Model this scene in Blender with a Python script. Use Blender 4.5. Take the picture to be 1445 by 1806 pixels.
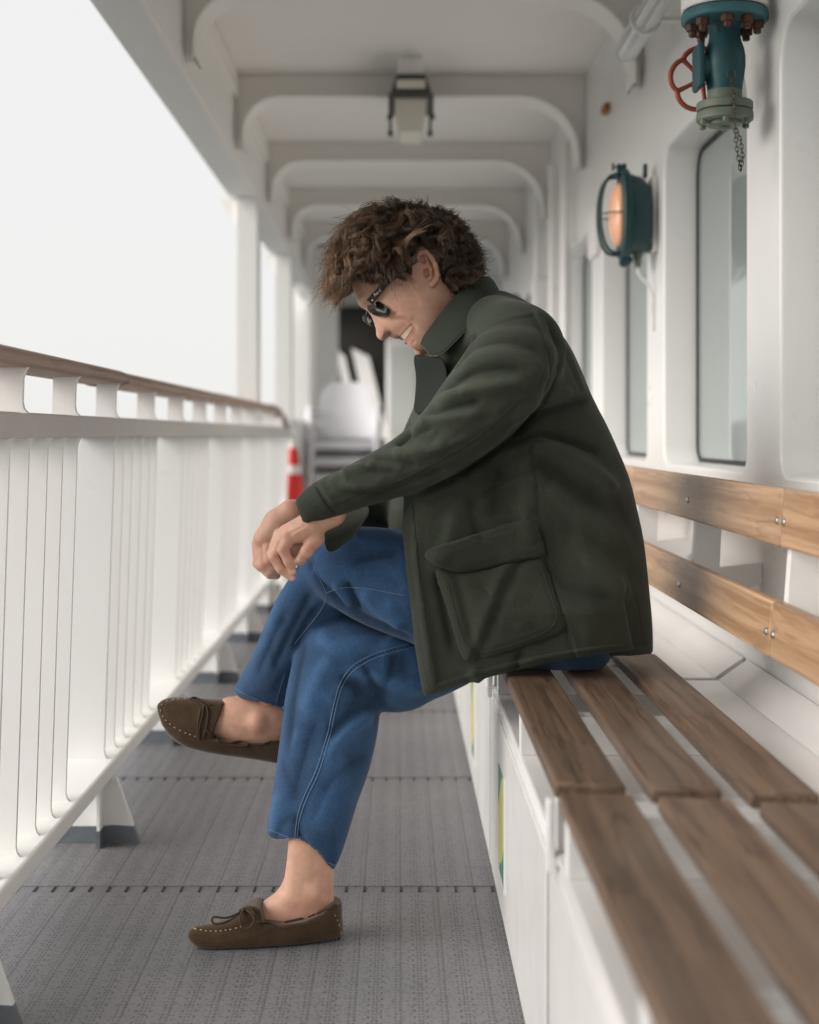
import bpy, bmesh, math, random
import numpy as np
from mathutils import Vector, Matrix
from mathutils.bvhtree import BVHTree

for o in list(bpy.data.objects):
    bpy.data.objects.remove(o, do_unlink=True)
SC = bpy.context.scene
COL = SC.collection
random.seed(7); RNG = np.random.default_rng(7)
R = math.radians

# ---------------------------------------------------------------- camera
# level camera, lens shift keeps the verticals upright (the photograph is cropped low)
FPX, PX0, PY0, ZC = 2500.0, 702.0, 764.0, 0.95
cam_d = bpy.data.cameras.new('camera')
cam = bpy.data.objects.new('camera', cam_d); COL.objects.link(cam)
cam.location = (0, 0, ZC); cam.rotation_euler = (R(90), 0, 0)
cam_d.sensor_fit = 'AUTO'; cam_d.sensor_width = 36.0
cam_d.lens = FPX / 1806 * 36.0
cam_d.shift_x = (722.5 - PX0) / 1806
cam_d.shift_y = -(903 - PY0) / 1806
cam_d.clip_start = 0.05; cam_d.clip_end = 60000
cam_d.dof.use_dof = True; cam_d.dof.focus_distance = 2.63; cam_d.dof.aperture_fstop = 2.5
SC.camera = cam

# ---------------------------------------------------------------- sky and sun (bright overcast)
SUN_EL, SUN_AZ = 24.0, -106.0      # azimuth measured from +Y towards +X
wd = bpy.data.worlds.new('World'); SC.world = wd; wd.use_nodes = True
nt = wd.node_tree; nt.nodes.clear()
n_out = nt.nodes.new('ShaderNodeOutputWorld'); n_bg = nt.nodes.new('ShaderNodeBackground')
n_sky = nt.nodes.new('ShaderNodeTexSky'); n_sky.sky_type = 'NISHITA'; n_sky.sun_disc = False
n_sky.sun_elevation = R(SUN_EL); n_sky.sun_rotation = R(SUN_AZ)
n_sky.dust_density = 3.0; n_sky.air_density = 1.0
n_mul = nt.nodes.new('ShaderNodeMix'); n_mul.data_type = 'RGBA'; n_mul.blend_type = 'MIX'
n_mul.inputs[0].default_value = 0.93            # an even cloud deck in front of the blue sky
n_mul.inputs[7].default_value = (5.3, 5.28, 5.2, 1)
nt.links.new(n_sky.outputs[0], n_mul.inputs[6]); nt.links.new(n_mul.outputs[2], n_bg.inputs[0])
n_bg.inputs[1].default_value = 0.1
nt.links.new(n_bg.outputs[0], n_out.inputs[0])
sun_d = bpy.data.lights.new('sun', 'SUN'); sun_d.energy = 2.5; sun_d.angle = R(50); sun_d.color = (1.0, 0.965, 0.92)
sun = bpy.data.objects.new('sun', sun_d); COL.objects.link(sun)
_d = Vector((math.sin(R(SUN_AZ)) * math.cos(R(SUN_EL)), math.cos(R(SUN_AZ)) * math.cos(R(SUN_EL)), math.sin(R(SUN_EL))))
sun.rotation_euler = (-_d).to_track_quat('-Z', 'Y').to_euler(); sun.location = (-8, 0, 8)
SC.view_settings.view_transform = 'Standard'; SC.view_settings.look = 'None'
SC.view_settings.exposure = 0.8; SC.view_settings.gamma = 1.0; SC.view_settings.use_curve_mapping = False
SC.render.engine = 'CYCLES'
SC.cycles.max_bounces = 10; SC.cycles.diffuse_bounces = 6; SC.cycles.glossy_bounces = 4

# ---------------------------------------------------------------- helpers
def P(px, py, Y):
    return Vector(((px - PX0) * Y / FPX, Y, ZC - (py - PY0) * Y / FPX))

def tag(o, label=None, cat=None, group=None, kind=None):
    if label: o['label'] = label
    if cat: o['category'] = cat
    if group: o['group'] = group
    if kind: o['kind'] = kind
    return o

def empty(name, loc=(0, 0, 0), parent=None):
    o = bpy.data.objects.new(name, None); COL.objects.link(o); o.location = loc
    o.empty_display_size = 0.1
    if parent: o.parent = parent
    return o

def link(name, me, mat=None, parent=None):
    o = bpy.data.objects.new(name, me); COL.objects.link(o)
    if mat is not None and len(me.materials) == 0: me.materials.append(mat)
    if parent: set_parent(o, parent)
    return o

def world_loc(o):
    v = Vector(o.location)
    while o.parent: o = o.parent; v += Vector(o.location)
    return v

def set_parent(o, p):
    # every parent here is an unrotated, unscaled object: keep world position
    o.parent = p; o.location = Vector(o.location) - world_loc(p)

def copy_tree(o, parent=None, off=(0, 0, 0)):
    c = o.copy(); COL.objects.link(c); c.parent = parent
    if parent is None: c.location = Vector(o.location) + Vector(off)
    for ch in list(o.children): copy_tree(ch, c)
    return c

def comps(nv, faces):
    par = list(range(nv))
    def fd(a):
        while par[a] != a: par[a] = par[par[a]]; a = par[a]
        return a
    for f in faces:
        r0 = fd(f[0])
        for k in f[1:]: par[fd(k)] = r0
    g = {}
    for f in faces: g.setdefault(fd(f[0]), []).append(f)
    return list(g.values())

class MB:
    def build_split(s, name, mat, parent=None, smooth=40, least=12):
        out = []
        for fs in sorted(comps(len(s.v), s.f), key=lambda q: -len(q)):
            if len(fs) < least and out: continue
            ids = sorted({i for f in fs for i in f}); mp = {a: b for b, a in enumerate(ids)}
            m = MB(); m.v = [s.v[i] for i in ids]; m.f = [tuple(mp[i] for i in f) for f in fs]; out.append(m.build(name, mat, parent, smooth))
        return out[0]
    def __init__(s): s.v = []; s.f = []; s.flat = False
    def add(s, vs, fs):
        b = len(s.v); s.v += [tuple(v) for v in vs]; s.f += [tuple(i + b for i in f) for f in fs]; return s
    def box(s, x0, x1, y0, y1, z0, z1, b=0.0):
        if b <= 0:
            vs = [(x, y, z) for x in (x0, x1) for y in (y0, y1) for z in (z0, z1)]
            return s.add(vs, [(0, 1, 3, 2), (4, 6, 7, 5), (0, 4, 5, 1), (2, 3, 7, 6), (0, 2, 6, 4), (1, 5, 7, 3)])
        s.flat = True
        bm = bmesh.new(); bmesh.ops.create_cube(bm, size=1)
        for v in bm.verts:
            v.co = ((x0 + x1) / 2 + v.co.x * (x1 - x0), (y0 + y1) / 2 + v.co.y * (y1 - y0), (z0 + z1) / 2 + v.co.z * (z1 - z0))
        bmesh.ops.bevel(bm, geom=list(bm.edges), offset=b, segments=2, affect='EDGES', profile=0.5)
        bm.verts.index_update()
        s.add([v.co[:] for v in bm.verts], [tuple(v.index for v in f.verts) for f in bm.faces]); bm.free(); return s
    def tube(s, pts, r, n=8, cap=True, closed=False, ry=None):
        pts = [Vector(p) for p in pts]; m = len(pts)
        rs = r if hasattr(r, '__len__') else [r] * m
        vs = []; prev = None
        for i, p in enumerate(pts):
            if closed: t = pts[(i + 1) % m] - pts[(i - 1) % m]
            else: t = pts[min(i + 1, m - 1)] - pts[max(i - 1, 0)]
            t.normalize()
            if prev is None:
                a = Vector((0, 0, 1)) if abs(t.z) < 0.9 else Vector((1, 0, 0))
            else: a = prev
            u = (a - t * a.dot(t)).normalized(); w = t.cross(u); prev = u
            for k in range(n):
                an = 2 * math.pi * k / n
                vs.append(p + u * (math.cos(an) * rs[i]) + w * (math.sin(an) * (ry if ry else rs[i])))
        fs = []
        for i in range(m if closed else m - 1):
            j = (i + 1) % m
            for k in range(n):
                l = (k + 1) % n; fs.append((i * n + k, i * n + l, j * n + l, j * n + k))
        if cap and not closed:
            fs.append(tuple(range(n - 1, -1, -1))); fs.append(tuple((m - 1) * n + k for k in range(n)))
        return s.add(vs, fs)
    def lathe(s, prof, c=(0, 0, 0), n=24, axis='Z', sx=1.0, sy=1.0):
        vs = []; m = len(prof)
        for (r, h) in prof:
            for k in range(n):
                a = 2 * math.pi * k / n; u, w = r * math.cos(a) * sx, r * math.sin(a) * sy
                if axis == 'Z': q = (u, w, h)
                elif axis == 'X': q = (h, u, w)
                else: q = (u, h, w)
                vs.append((q[0] + c[0], q[1] + c[1], q[2] + c[2]))
        fs = [(i * n + k, i * n + (k + 1) % n, (i + 1) * n + (k + 1) % n, (i + 1) * n + k) for i in range(m - 1) for k in range(n)]
        fs.append(tuple(range(n - 1, -1, -1))); fs.append(tuple((m - 1) * n + k for k in range(n)))
        return s.add(vs, fs)
    def prism(s, poly, axis, a0, a1):
        n = len(poly)
        def q(p, a):
            return {'X': (a, p[0], p[1]), 'Y': (p[0], a, p[1]), 'Z': (p[0], p[1], a)}[axis]
        vs = [q(p, a0) for p in poly] + [q(p, a1) for p in poly]
        fs = [(i, (i + 1) % n, n + (i + 1) % n, n + i) for i in range(n)]
        fs += [tuple(range(n - 1, -1, -1)), tuple(range(n, 2 * n))]
        return s.add(vs, fs)
    def mesh(s, name, smooth=None):
        me = bpy.data.meshes.new(name); me.from_pydata(s.v, [], s.f)
        bm = bmesh.new(); bm.from_mesh(me); bmesh.ops.recalc_face_normals(bm, faces=bm.faces); bm.to_mesh(me); bm.free()
        if smooth:
            me.polygons.foreach_set('use_smooth', [True] * len(me.polygons))
            if smooth < 179:
                try: me.set_sharp_from_angle(angle=R(smooth))
                except Exception: pass
            if s.flat:                              # the broad faces of a bevelled box stay truly flat
                for p in me.polygons:
                    if max(abs(c) for c in p.normal) > 0.9995: p.use_smooth = False
        me.update(); return me
    def build(s, name, mat, parent=None, smooth=40, origin=None):
        me = s.mesh(name, smooth); o = bpy.data.objects.new(name, me)
        if origin is not None:
            me.transform(Matrix.Translation(-Vector(origin))); o.location = origin
        COL.objects.link(o); me.materials.append(mat)
        if parent: set_parent(o, parent)
        return o

# ---------------------------------------------------------------- materials
class NT:
    def __init__(s, name):
        s.m = bpy.data.materials.new(name); s.m.use_nodes = True; s.t = s.m.node_tree
        s.b = s.t.nodes['Principled BSDF']; s.out = s.t.nodes['Material Output']
    def n(s, typ, **kw):
        nd = s.t.nodes.new('ShaderNode' + typ)
        for k, v in kw.items():
            if k.startswith('i_'): nd.inputs[int(k[2:]) if k[2:].isdigit() else k[2:]].default_value = v
            else: setattr(nd, k, v)
        return nd
    def l(s, a, b): s.t.links.new(a, b)
    def co(s, kind='Object', scale=(1, 1, 1), rot=(0, 0, 0)):
        c = s.n('TexCoord'); mp = s.n('Mapping'); mp.inputs['Scale'].default_value = scale; mp.inputs['Rotation'].default_value = rot
        s.l(c.outputs[kind], mp.inputs[0]); return mp.outputs[0]
    def noise(s, vec, scale, detail=4, rough=0.6):
        t = s.n('TexNoise'); t.inputs['Scale'].default_value = scale; t.inputs['Detail'].default_value = detail
        t.inputs['Roughness'].default_value = rough
        if vec is not None: s.l(vec, t.inputs['Vector'])
        return t.outputs['Fac']
    def ramp(s, fac, stops):
        r = s.n('ValToRGB'); el = r.color_ramp.elements
        while len(el) < len(stops): el.new(0.5)
        for e, (p, c) in zip(el, stops): e.position = p; e.color = tuple(c) + ((1,) if len(c) == 3 else ())
        s.l(fac, r.inputs[0]); return r.outputs[0]
    def math(s, op, a, b=None, clamp=False):
        m = s.n('Math'); m.operation = op; m.use_clamp = clamp
        for i, x in enumerate((a, b)):
            if x is None: continue
            if isinstance(x, (int, float)): m.inputs[i].default_value = x
            else: s.l(x, m.inputs[i])
        return m.outputs[0]
    def mix(s, fac, a, b, mode='MIX'):
        m = s.n('Mix'); m.data_type = 'RGBA'; m.blend_type = mode
        for i, x in ((0, fac), (6, a), (7, b)):
            if isinstance(x, (int, float)): m.inputs[i].default_value = x
            elif isinstance(x, tuple): m.inputs[i].default_value = x + ((1,) if len(x) == 3 else ())
            else: s.l(x, m.inputs[i])
        return m.outputs[2]
    def bump(s, h, strength=0.3, dist=0.002):
        b = s.n('Bump'); b.inputs['Strength'].default_value = strength; b.inputs['Distance'].default_value = dist
        s.l(h, b.inputs['Height']); s.l(b.outputs[0], s.b.inputs['Normal']); return b
    def set(s, **kw):
        names = {'color': 'Base Color', 'rough': 'Roughness', 'metal': 'Metallic', 'spec': 'Specular IOR Level', 'coat': 'Coat Weight',
                 'coatr': 'Coat Roughness', 'sheen': 'Sheen Weight', 'sheenr': 'Sheen Roughness', 'trans': 'Transmission Weight', 'ior': 'IOR',
                 'sss': 'Subsurface Weight', 'sssr': 'Subsurface Radius', 'ssss': 'Subsurface Scale', 'emis': 'Emission Color', 'emiss': 'Emission Strength', 'alpha': 'Alpha'}
        for k, v in kw.items():
            i = s.b.inputs[names[k]]
            if isinstance(v, (int, float)): i.default_value = v
            elif isinstance(v, tuple): i.default_value = v + ((1,) if len(v) == 3 and k in ('color', 'emis') else ())
            else: s.l(v, i)
        return s

def paint(name, col, rough=0.4, var=0.05, dirt=None, dirt_amt=0.5, bump=0.05, bscale=5):
    t = NT(name); c = t.co('Object')
    n1 = t.noise(c, 2.2, 5); n2 = t.noise(c, bscale, 3)
    lo = tuple(x * (1 - var) for x in col); hi = tuple(min(x * (1 + var * 0.6), 0.9) for x in col)
    k = t.ramp(n1, [(0.3, lo), (0.7, hi)])
    if dirt:
        n3 = t.noise(c, 2.2, 6, 0.6)
        f = t.ramp(n3, [(0.56, (0, 0, 0)), (0.72, (dirt_amt,) * 3)])
        k = t.mix(f, k, dirt)
        cs = t.co('Object', (26, 26, 1.3)); n4 = t.noise(cs, 1.0, 4, 0.6); n5 = t.noise(c, 1.1, 2)
        k = t.mix(t.math('MULTIPLY', t.ramp(n4, [(0.66, (0, 0, 0)), (0.80, (0.5,) * 3)]), t.ramp(n5, [(0.45, (0, 0, 0)), (0.65, (1, 1, 1))])), k, (0.58, 0.46, 0.34))
    t.set(color=k, rough=t.math('ADD', t.math('MULTIPLY', n2, 0.16), rough - 0.08), spec=0.45)
    t.bump(n2, bump, 0.003)
    return t.m

def plain(name, col, rough=0.5, metal=0.0, var=0.12, scale=30, bump=0.15, **kw):
    t = NT(name); c = t.co('Object'); n1 = t.noise(c, scale, 4)
    lo = tuple(x * (1 - var) for x in col); hi = tuple(x * (1 + var) for x in col)
    t.set(color=t.ramp(n1, [(0.3, lo), (0.7, hi)]), rough=rough, metal=metal, **kw)
    if bump: t.bump(n1, bump, 0.001)
    return t.m

def wood(name, dark, light, rough=0.5, axis=1, fine=1.0, weather=None, coat=0.0, lw=0.20):
    t = NT(name)
    info = t.n('ObjectInfo'); cx = t.n('TexCoord')
    off = t.n('VectorMath'); off.operation = 'ADD'
    rnd = t.n('CombineXYZ'); m = t.math('MULTIPLY', info.outputs['Random'], 37.0)
    for i in range(3): t.l(m, rnd.inputs[i])
    t.l(cx.outputs['Object'], off.inputs[0]); t.l(rnd.outputs[0], off.inputs[1])
    mp = t.n('Mapping'); sc = [9 * fine] * 3; sc[axis] = 0.7 * fine; mp.inputs['Scale'].default_value = sc; t.l(off.outputs[0], mp.inputs[0])
    n0 = t.noise(mp.outputs[0], 1.6, 3, 0.5)
    w = t.n('TexWave'); w.wave_type = 'RINGS'; w.rings_direction = 'XYZ'[axis]; w.inputs['Scale'].default_value = 1.1
    w.inputs['Distortion'].default_value = 9.0; w.inputs['Detail'].default_value = 3; w.inputs['Detail Scale'].default_value = 1.2
    t.l(mp.outputs[0], w.inputs['Vector'])
    mp2 = t.n('Mapping'); s2 = [160 * fine] * 3; s2[axis] = 4 * fine; mp2.inputs['Scale'].default_value = s2; t.l(off.outputs[0], mp2.inputs[0])
    n2 = t.noise(mp2.outputs[0], 1.0, 4, 0.65)
    mp3 = t.n('Mapping'); s3 = [46 * fine] * 3; s3[axis] = 1.6 * fine; mp3.inputs['Scale'].default_value = s3; t.l(off.outputs[0], mp3.inputs[0])
    dn = t.n('VectorMath'); dn.operation = 'ADD'; nz = t.n('TexNoise'); nz.inputs['Scale'].default_value = 7.0; t.l(off.outputs[0], nz.inputs['Vector']); t.l(mp3.outputs[0], dn.inputs[0]); sc_ = t.n('VectorMath'); sc_.operation = 'SCALE'; sc_.inputs['Scale'].default_value = 0.7; t.l(nz.outputs['Color'], sc_.inputs[0]); t.l(sc_.outputs[0], dn.inputs[1])
    n3 = t.noise(dn.outputs[0], 1.0, 2, 0.5)
    line = t.ramp(t.math('ABSOLUTE', t.math('SUBTRACT', n3, 0.5)), [(0.0, (0, 0, 0)), (0.05, (1, 1, 1))])
    g = t.math('ADD', t.math('MULTIPLY', w.outputs['Fac'], 0.14), t.math('ADD', t.math('MULTIPLY', n0, 0.17), t.math('ADD', t.math('MULTIPLY', n2, 0.42), t.math('MULTIPLY', line, lw))))
    col = t.ramp(g, [(0.36, dark), (0.52, tuple((a + b) / 2 for a, b in zip(dark, light))), (0.68, light)])
    br = t.math('ADD', t.math('MULTIPLY', info.outputs['Random'], 0.3), 0.85)
    hs = t.n('HueSaturation'); t.l(br, hs.inputs['Value']); t.l(col, hs.inputs['Color']); col = hs.outputs[0]
    if weather:
        nw = t.noise(off.outputs[0], 5.0, 5, 0.6); col = t.mix(t.ramp(nw, [(0.42, (0, 0, 0)), (0.7, (0.55,) * 3)]), col, weather)
    t.set(color=col, rough=t.math('ADD', t.math('MULTIPLY', n2, 0.25), rough - 0.12), coat=coat, coatr=0.3)
    t.bump(g, 0.35, 0.0012)
    return t.m

M = {}
M['white'] = paint('white_paint', (0.84, 0.825, 0.80), 0.42, 0.02, dirt=(0.66, 0.61, 0.55), dirt_amt=0.12, bump=0.02)
M['white_gloss'] = paint('white_gloss_paint', (0.81, 0.80, 0.785), 0.3, 0.02, dirt=(0.66, 0.61, 0.55), dirt_amt=0.10, bump=0.02)
M['ceiling'] = paint('ceiling_paint', (0.88, 0.855, 0.825), 0.5, 0.02, dirt=(0.68, 0.62, 0.55), dirt_amt=0.1, bump=0.02)
M['locker'] = paint('locker_paint', (0.80, 0.785, 0.77), 0.22, 0.02, dirt=(0.64, 0.58, 0.52), dirt_amt=0.15, bump=0.02)
M['seat_wood'] = wood('seat_teak', (0.065, 0.038, 0.024), (0.19, 0.12, 0.078), 0.42, weather=(0.155, 0.115, 0.09), coat=0.1)
M['back_wood'] = wood('back_teak', (0.31, 0.18, 0.10), (0.56, 0.37, 0.23), 0.4, fine=0.8, coat=0.15, lw=0.12)
M['rail_wood'] = wood('rail_wood', (0.25, 0.155, 0.11), (0.44, 0.30, 0.23), 0.5)
M['steel'] = plain('bolt_steel', (0.55, 0.54, 0.52), 0.3, 0.9, 0.1, 60)
M['grey_paint'] = plain('grey_foot_paint', (0.13, 0.145, 0.16), 0.5, 0, 0.15, 25)
M['gasket'] = plain('rubber_gasket', (0.018, 0.018, 0.022), 0.55, 0, 0.2, 60)
M['dark'] = plain('dark_interior', (0.022, 0.018, 0.015), 0.7, 0, 0.2, 6)
# ================================================================ setting
# deck mats: perforated, woven-looking plastic strips
t = NT('deck_mat'); geo = t.n('NewGeometry'); mp = t.n('Mapping'); t.l(geo.outputs['Position'], mp.inputs[0])
pos = mp.outputs[0]
sx = t.n('SeparateXYZ'); t.l(pos, sx.inputs[0])
def cell(v, s, off=0.0):  # triangle-ish 0..1 saw inside each cell
    a = t.math('ADD', t.math('MULTIPLY', v, s), off); return t.math('FRACT', a)
X_, Y_ = sx.outputs[0], sx.outputs[1]
PW = 0.0762
def hole(v, c, w): return t.math('LESS_THAN', t.math('ABSOLUTE', t.math('SUBTRACT', v, c)), w)
# ladder of holes in the middle of every strip
u = cell(X_, 1 / PW); vv = cell(Y_, 1 / 0.0125)
lad = t.math('MULTIPLY', t.math('ADD', hole(u, 0.46, 0.02), hole(u, 0.54, 0.02)), hole(vv, 0.5, 0.22))
lad2 = t.math('MULTIPLY', t.math('ADD', hole(u, 0.36, 0.02), hole(u, 0.64, 0.02)), hole(cell(Y_, 1 / 0.025, 0.25), 0.5, 0.16))
lad3 = t.math('MULTIPLY', t.math('ADD', hole(u, 0.05, 0.02), hole(u, 0.95, 0.02)), hole(vv, 0.5, 0.2))
# herringbone slots across the rest
br = t.n('TexVoronoi'); br.inputs['Scale'].default_value = 1.0; br.feature = 'F1'
mpv = t.n('Mapping'); mpv.inputs['Scale'].default_value = (120, 210, 1); mpv.inputs['Rotation'].default_value = (0, 0, 0.35); t.l(geo.outputs['Position'], mpv.inputs[0]); t.l(mpv.outputs[0], br.inputs['Vector'])
sl = t.math('LESS_THAN', br.outputs['Distance'], 0.32)
holes = t.math('MAXIMUM', t.math('MAXIMUM', lad, lad2), t.math('MAXIMUM', lad3, t.math('MULTIPLY', sl, 0.8)), clamp=True)
n1 = t.noise(geo.outputs['Position'], 1.7, 5); n2 = t.noise(geo.outputs['Position'], 240, 3)
base = t.ramp(n1, [(0.3, (0.165, 0.162, 0.175)), (0.52, (0.195, 0.19, 0.20)), (0.72, (0.235, 0.222, 0.222))])
nrs = t.noise(geo.outputs['Position'], 0.9, 7, 0.7)
base = t.mix(t.ramp(nrs, [(0.66, (0, 0, 0)), (0.8, (0.4,) * 3)]), base, (0.26, 0.17, 0.12))
colr = t.mix(t.math('MULTIPLY', holes, 0.8), base, (0.055, 0.054, 0.06))
t.set(color=colr, rough=t.math('ADD', 0.42, t.math('MULTIPLY', n2, 0.15)), spec=0.5)
hh = t.math('SUBTRACT', t.math('MULTIPLY', n2, 0.3), holes)
t.bump(hh, 0.6, 0.0015)
M['mat'] = t.m
M['mat_joint'] = plain('mat_joint', (0.16, 0.155, 0.16), 0.45, 0, 0.15, 40)

XL, XR = -0.93, 0.76
YN, YF = -2.2, 13.2
YC = 0.0          # roof cut off here, out of view, to let sky light camera-facing sides
ground = MB().box(XL - 0.12, 1.9, YN, YF, -0.09, -0.012).build('deck_floor', M['mat_joint'], smooth=0)
tag(ground, 'grey perforated plastic matting covering the ferry side deck', None, kind='structure')
# sea far below
t = NT('sea_water'); c = t.co('Object'); n = t.noise(c, 0.35, 6); t.set(color=(0.09, 0.12, 0.125), rough=0.18, spec=0.6); t.bump(n, 0.9, 0.6)
sea = MB().box(-9000, 9000, -9000, 9000, -13.2, -13.0).build('sea', t.m, smooth=0); tag(sea, kind='structure')
JY = [2.955 - 0.943 * k for k in range(1, 6)][::-1] + [2.955 + 0.943 * k for k in range(0, 11)]
strip_cache = {}
nst = 14; NW = 1; MW = PW * NW
for r in range(len(JY) - 1):
    y0, y1 = JY[r] + 0.021, JY[r + 1] - 0.021
    L = y1 - y0
    for i in range(-(-nst // NW)):
        x1 = 0.235 - i * MW; x0 = x1 - MW
        if strip_cache.get('a') is None:
            me = MB().box(-MW / 2 + 0.00018, MW / 2 - 0.00018, -L / 2, L / 2, -0.01, 0, 0.0003).mesh('strip', 40); me.materials.append(M['mat']); strip_cache['a'] = me
        if y1 < 1.2: continue
        o = bpy.data.objects.new('floor_strip', strip_cache['a']); COL.objects.link(o)
        o.location = ((x0 + x1) / 2, (y0 + y1) / 2, -0.0004 * (RNG.random())); set_parent(o, ground)
    if y1 < 1.2:
        m = MB().box(0.235 - nst * PW, 0.235, y0, y1, -0.01, 0).build('floor_mat', M['mat'], ground, 0)
for y in JY:
    m = MB().box(0.235 - nst * PW, 0.235, y - 0.0195, y + 0.0195, -0.011, -0.0015, 0.001).build('joint_strip', M['mat_joint'], ground)
    if y > 1.5:
        k = MB()
        for i in range(29):
            x = 0.235 - i * PW / 2; k.box(x - 0.0022, x + 0.0022, y - 0.016, y + 0.016, -0.0014, 0.0006)
        k.build('slot_row', M['gasket'], m, 0)
g = MB().box(XL - 0.12, 0.235 - nst * PW - 0.002, YN, YF, -0.02, -0.004).build('waterway', M['grey_paint'], ground, 0)

# ---------------------------------------------------------------- ceiling with transverse frames
ceil = MB().box(-0.98, 1.95, YC, YF + 0.4, 2.40, 2.47).build('deck_ceiling', M['ceiling'], smooth=0)
tag(ceil, 'white painted steel deckhead with transverse frames', None, kind='structure')
co_ = MB().box(-0.80, -0.66, YC, YF, 2.066, 2.398, 0.012)
co_.build('coaming', M['ceiling'], ceil)
co2 = MB().box(-0.66, -0.642, YC, YF, 2.30, 2.396).build('coaming_flange', M['ceiling'], ceil, 0)
def frame_poly():
    zb, rl, rr = 2.305, 0.15, 0.24
    p = [(-0.655, 2.39), (-0.655, 2.10), (-0.628, 2.10)]
    for k in range(9):
        a = math.pi - k / 8 * math.pi / 2; p.append((-0.628 + rl + rl * math.cos(a), zb - rl + rl * math.sin(a)))
    for k in range(9):
        a = math.pi / 2 - k / 8 * math.pi / 2; p.append((0.73 - rr + rr * math.cos(a), zb - rr + rr * math.sin(a)))
    p += [(0.73, 2.02), (0.755, 2.02), (0.755, 2.39)]
    return p
def frame_mesh(th):
    p = frame_poly(); mb = MB()
    top = [(x, 2.399) for x, z in p]
    # web as strip between the lower outline and the ceiling
    q = [(max(-0.655, min(0.755, x)), z) for x, z in p[1:-1]]
    vs = []; n = len(q)
    for yy in (-th / 2, th / 2):
        for x, z in q: vs.append((x, yy, z))
        for x, z in q: vs.append((x, yy, 2.399))
    fs = []
    for i in range(n - 1):
        fs += [(i, i + 1, n + i + 1, n + i), (2 * n + i, 3 * n + i, 3 * n + i + 1, 2 * n + i + 1), (i, 2 * n + i, 2 * n + i + 1, i + 1)]
    mb.add(vs, fs)
    # face flange along the lower outline
    fl = 0.075; vs = []; fs = []
    inn = q[1:-1]; m = len(inn)
    for i, (x, z) in enumerate(inn):
        a = Vector(inn[max(i - 1, 0)]); b = Vector(inn[min(i + 1, m - 1)]); d = (b - a).normalized(); nn = Vector((d.y, -d.x))
        for off in (0.0005, 0.009):
            for yy in (-fl, fl): vs.append((x + nn.x * off, yy, z + nn.y * off))
    for i in range(m - 1):
        b = i * 4; c = b + 4
        fs += [(b, b + 1, c + 1, c), (b + 2, c + 2, c + 3, b + 3), (b, c, c + 2, b + 2), (b + 1, b + 3, c + 3, c + 1)]
    mb.add(vs, fs); return mb.mesh('frame', 35)
fm = frame_mesh(0.014); fm.materials.append(M['ceiling'])
for k in range(-4, 7):
    o = bpy.data.objects.new('ceiling_frame', fm); COL.objects.link(o); o.location = (0, 5.75 + 1.35 * k, 0); set_parent(o, ceil)

# ---------------------------------------------------------------- cabin wall with recessed windows
WX, WD, WP = 0.757, 0.10, 1.23
wall = empty('cabin_wall', (WX, 6, 0)); tag(wall, 'long white cabin wall with deep recessed windows behind the bench', 'wall')
def hole_poly(hw, z0, z1, ch, rb):
    p = []
    for k in range(7):
        a = -math.pi + k / 6 * math.pi / 2; p.append((-hw + rb + rb * math.cos(a), z0 + rb + rb * math.sin(a)))
    p += [(x, z0) for x in (-0.33, -0.25, -0.12, 0.0, 0.12, 0.25, 0.33)]
    for k in range(7):
        a = -math.pi / 2 + k / 6 * math.pi / 2; p.append((hw - rb + rb * math.cos(a), z0 + rb + rb * math.sin(a)))
    for (cx, cz, s) in ((hw, z1 - ch, 0),):
        p += [(hw, z1 - ch - 0.03), (hw - 0.004, z1 - ch - 0.008), (hw - 0.014, z1 - ch + 0.020), (hw - ch + 0.018, z1 - 0.012), (hw - ch - 0.004, z1 - 0.003), (hw - ch - 0.03, z1)]
    tail = [(-x, z) for x, z in p[-6:][::-1]]
    p += [(x, z1) for x in (0.22, 0.1, -0.1, -0.22)] + tail
    return p
def resample(poly, n):
    pts = [Vector(p) for p in poly]; pts.append(pts[0]); L = [0]
    for a, b in zip(pts, pts[1:]): L.append(L[-1] + (b - a).length)
    return pts, L
HW, HZ0, HZ1, HCH = 0.48, 0.865, 1.755, 0.055
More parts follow.
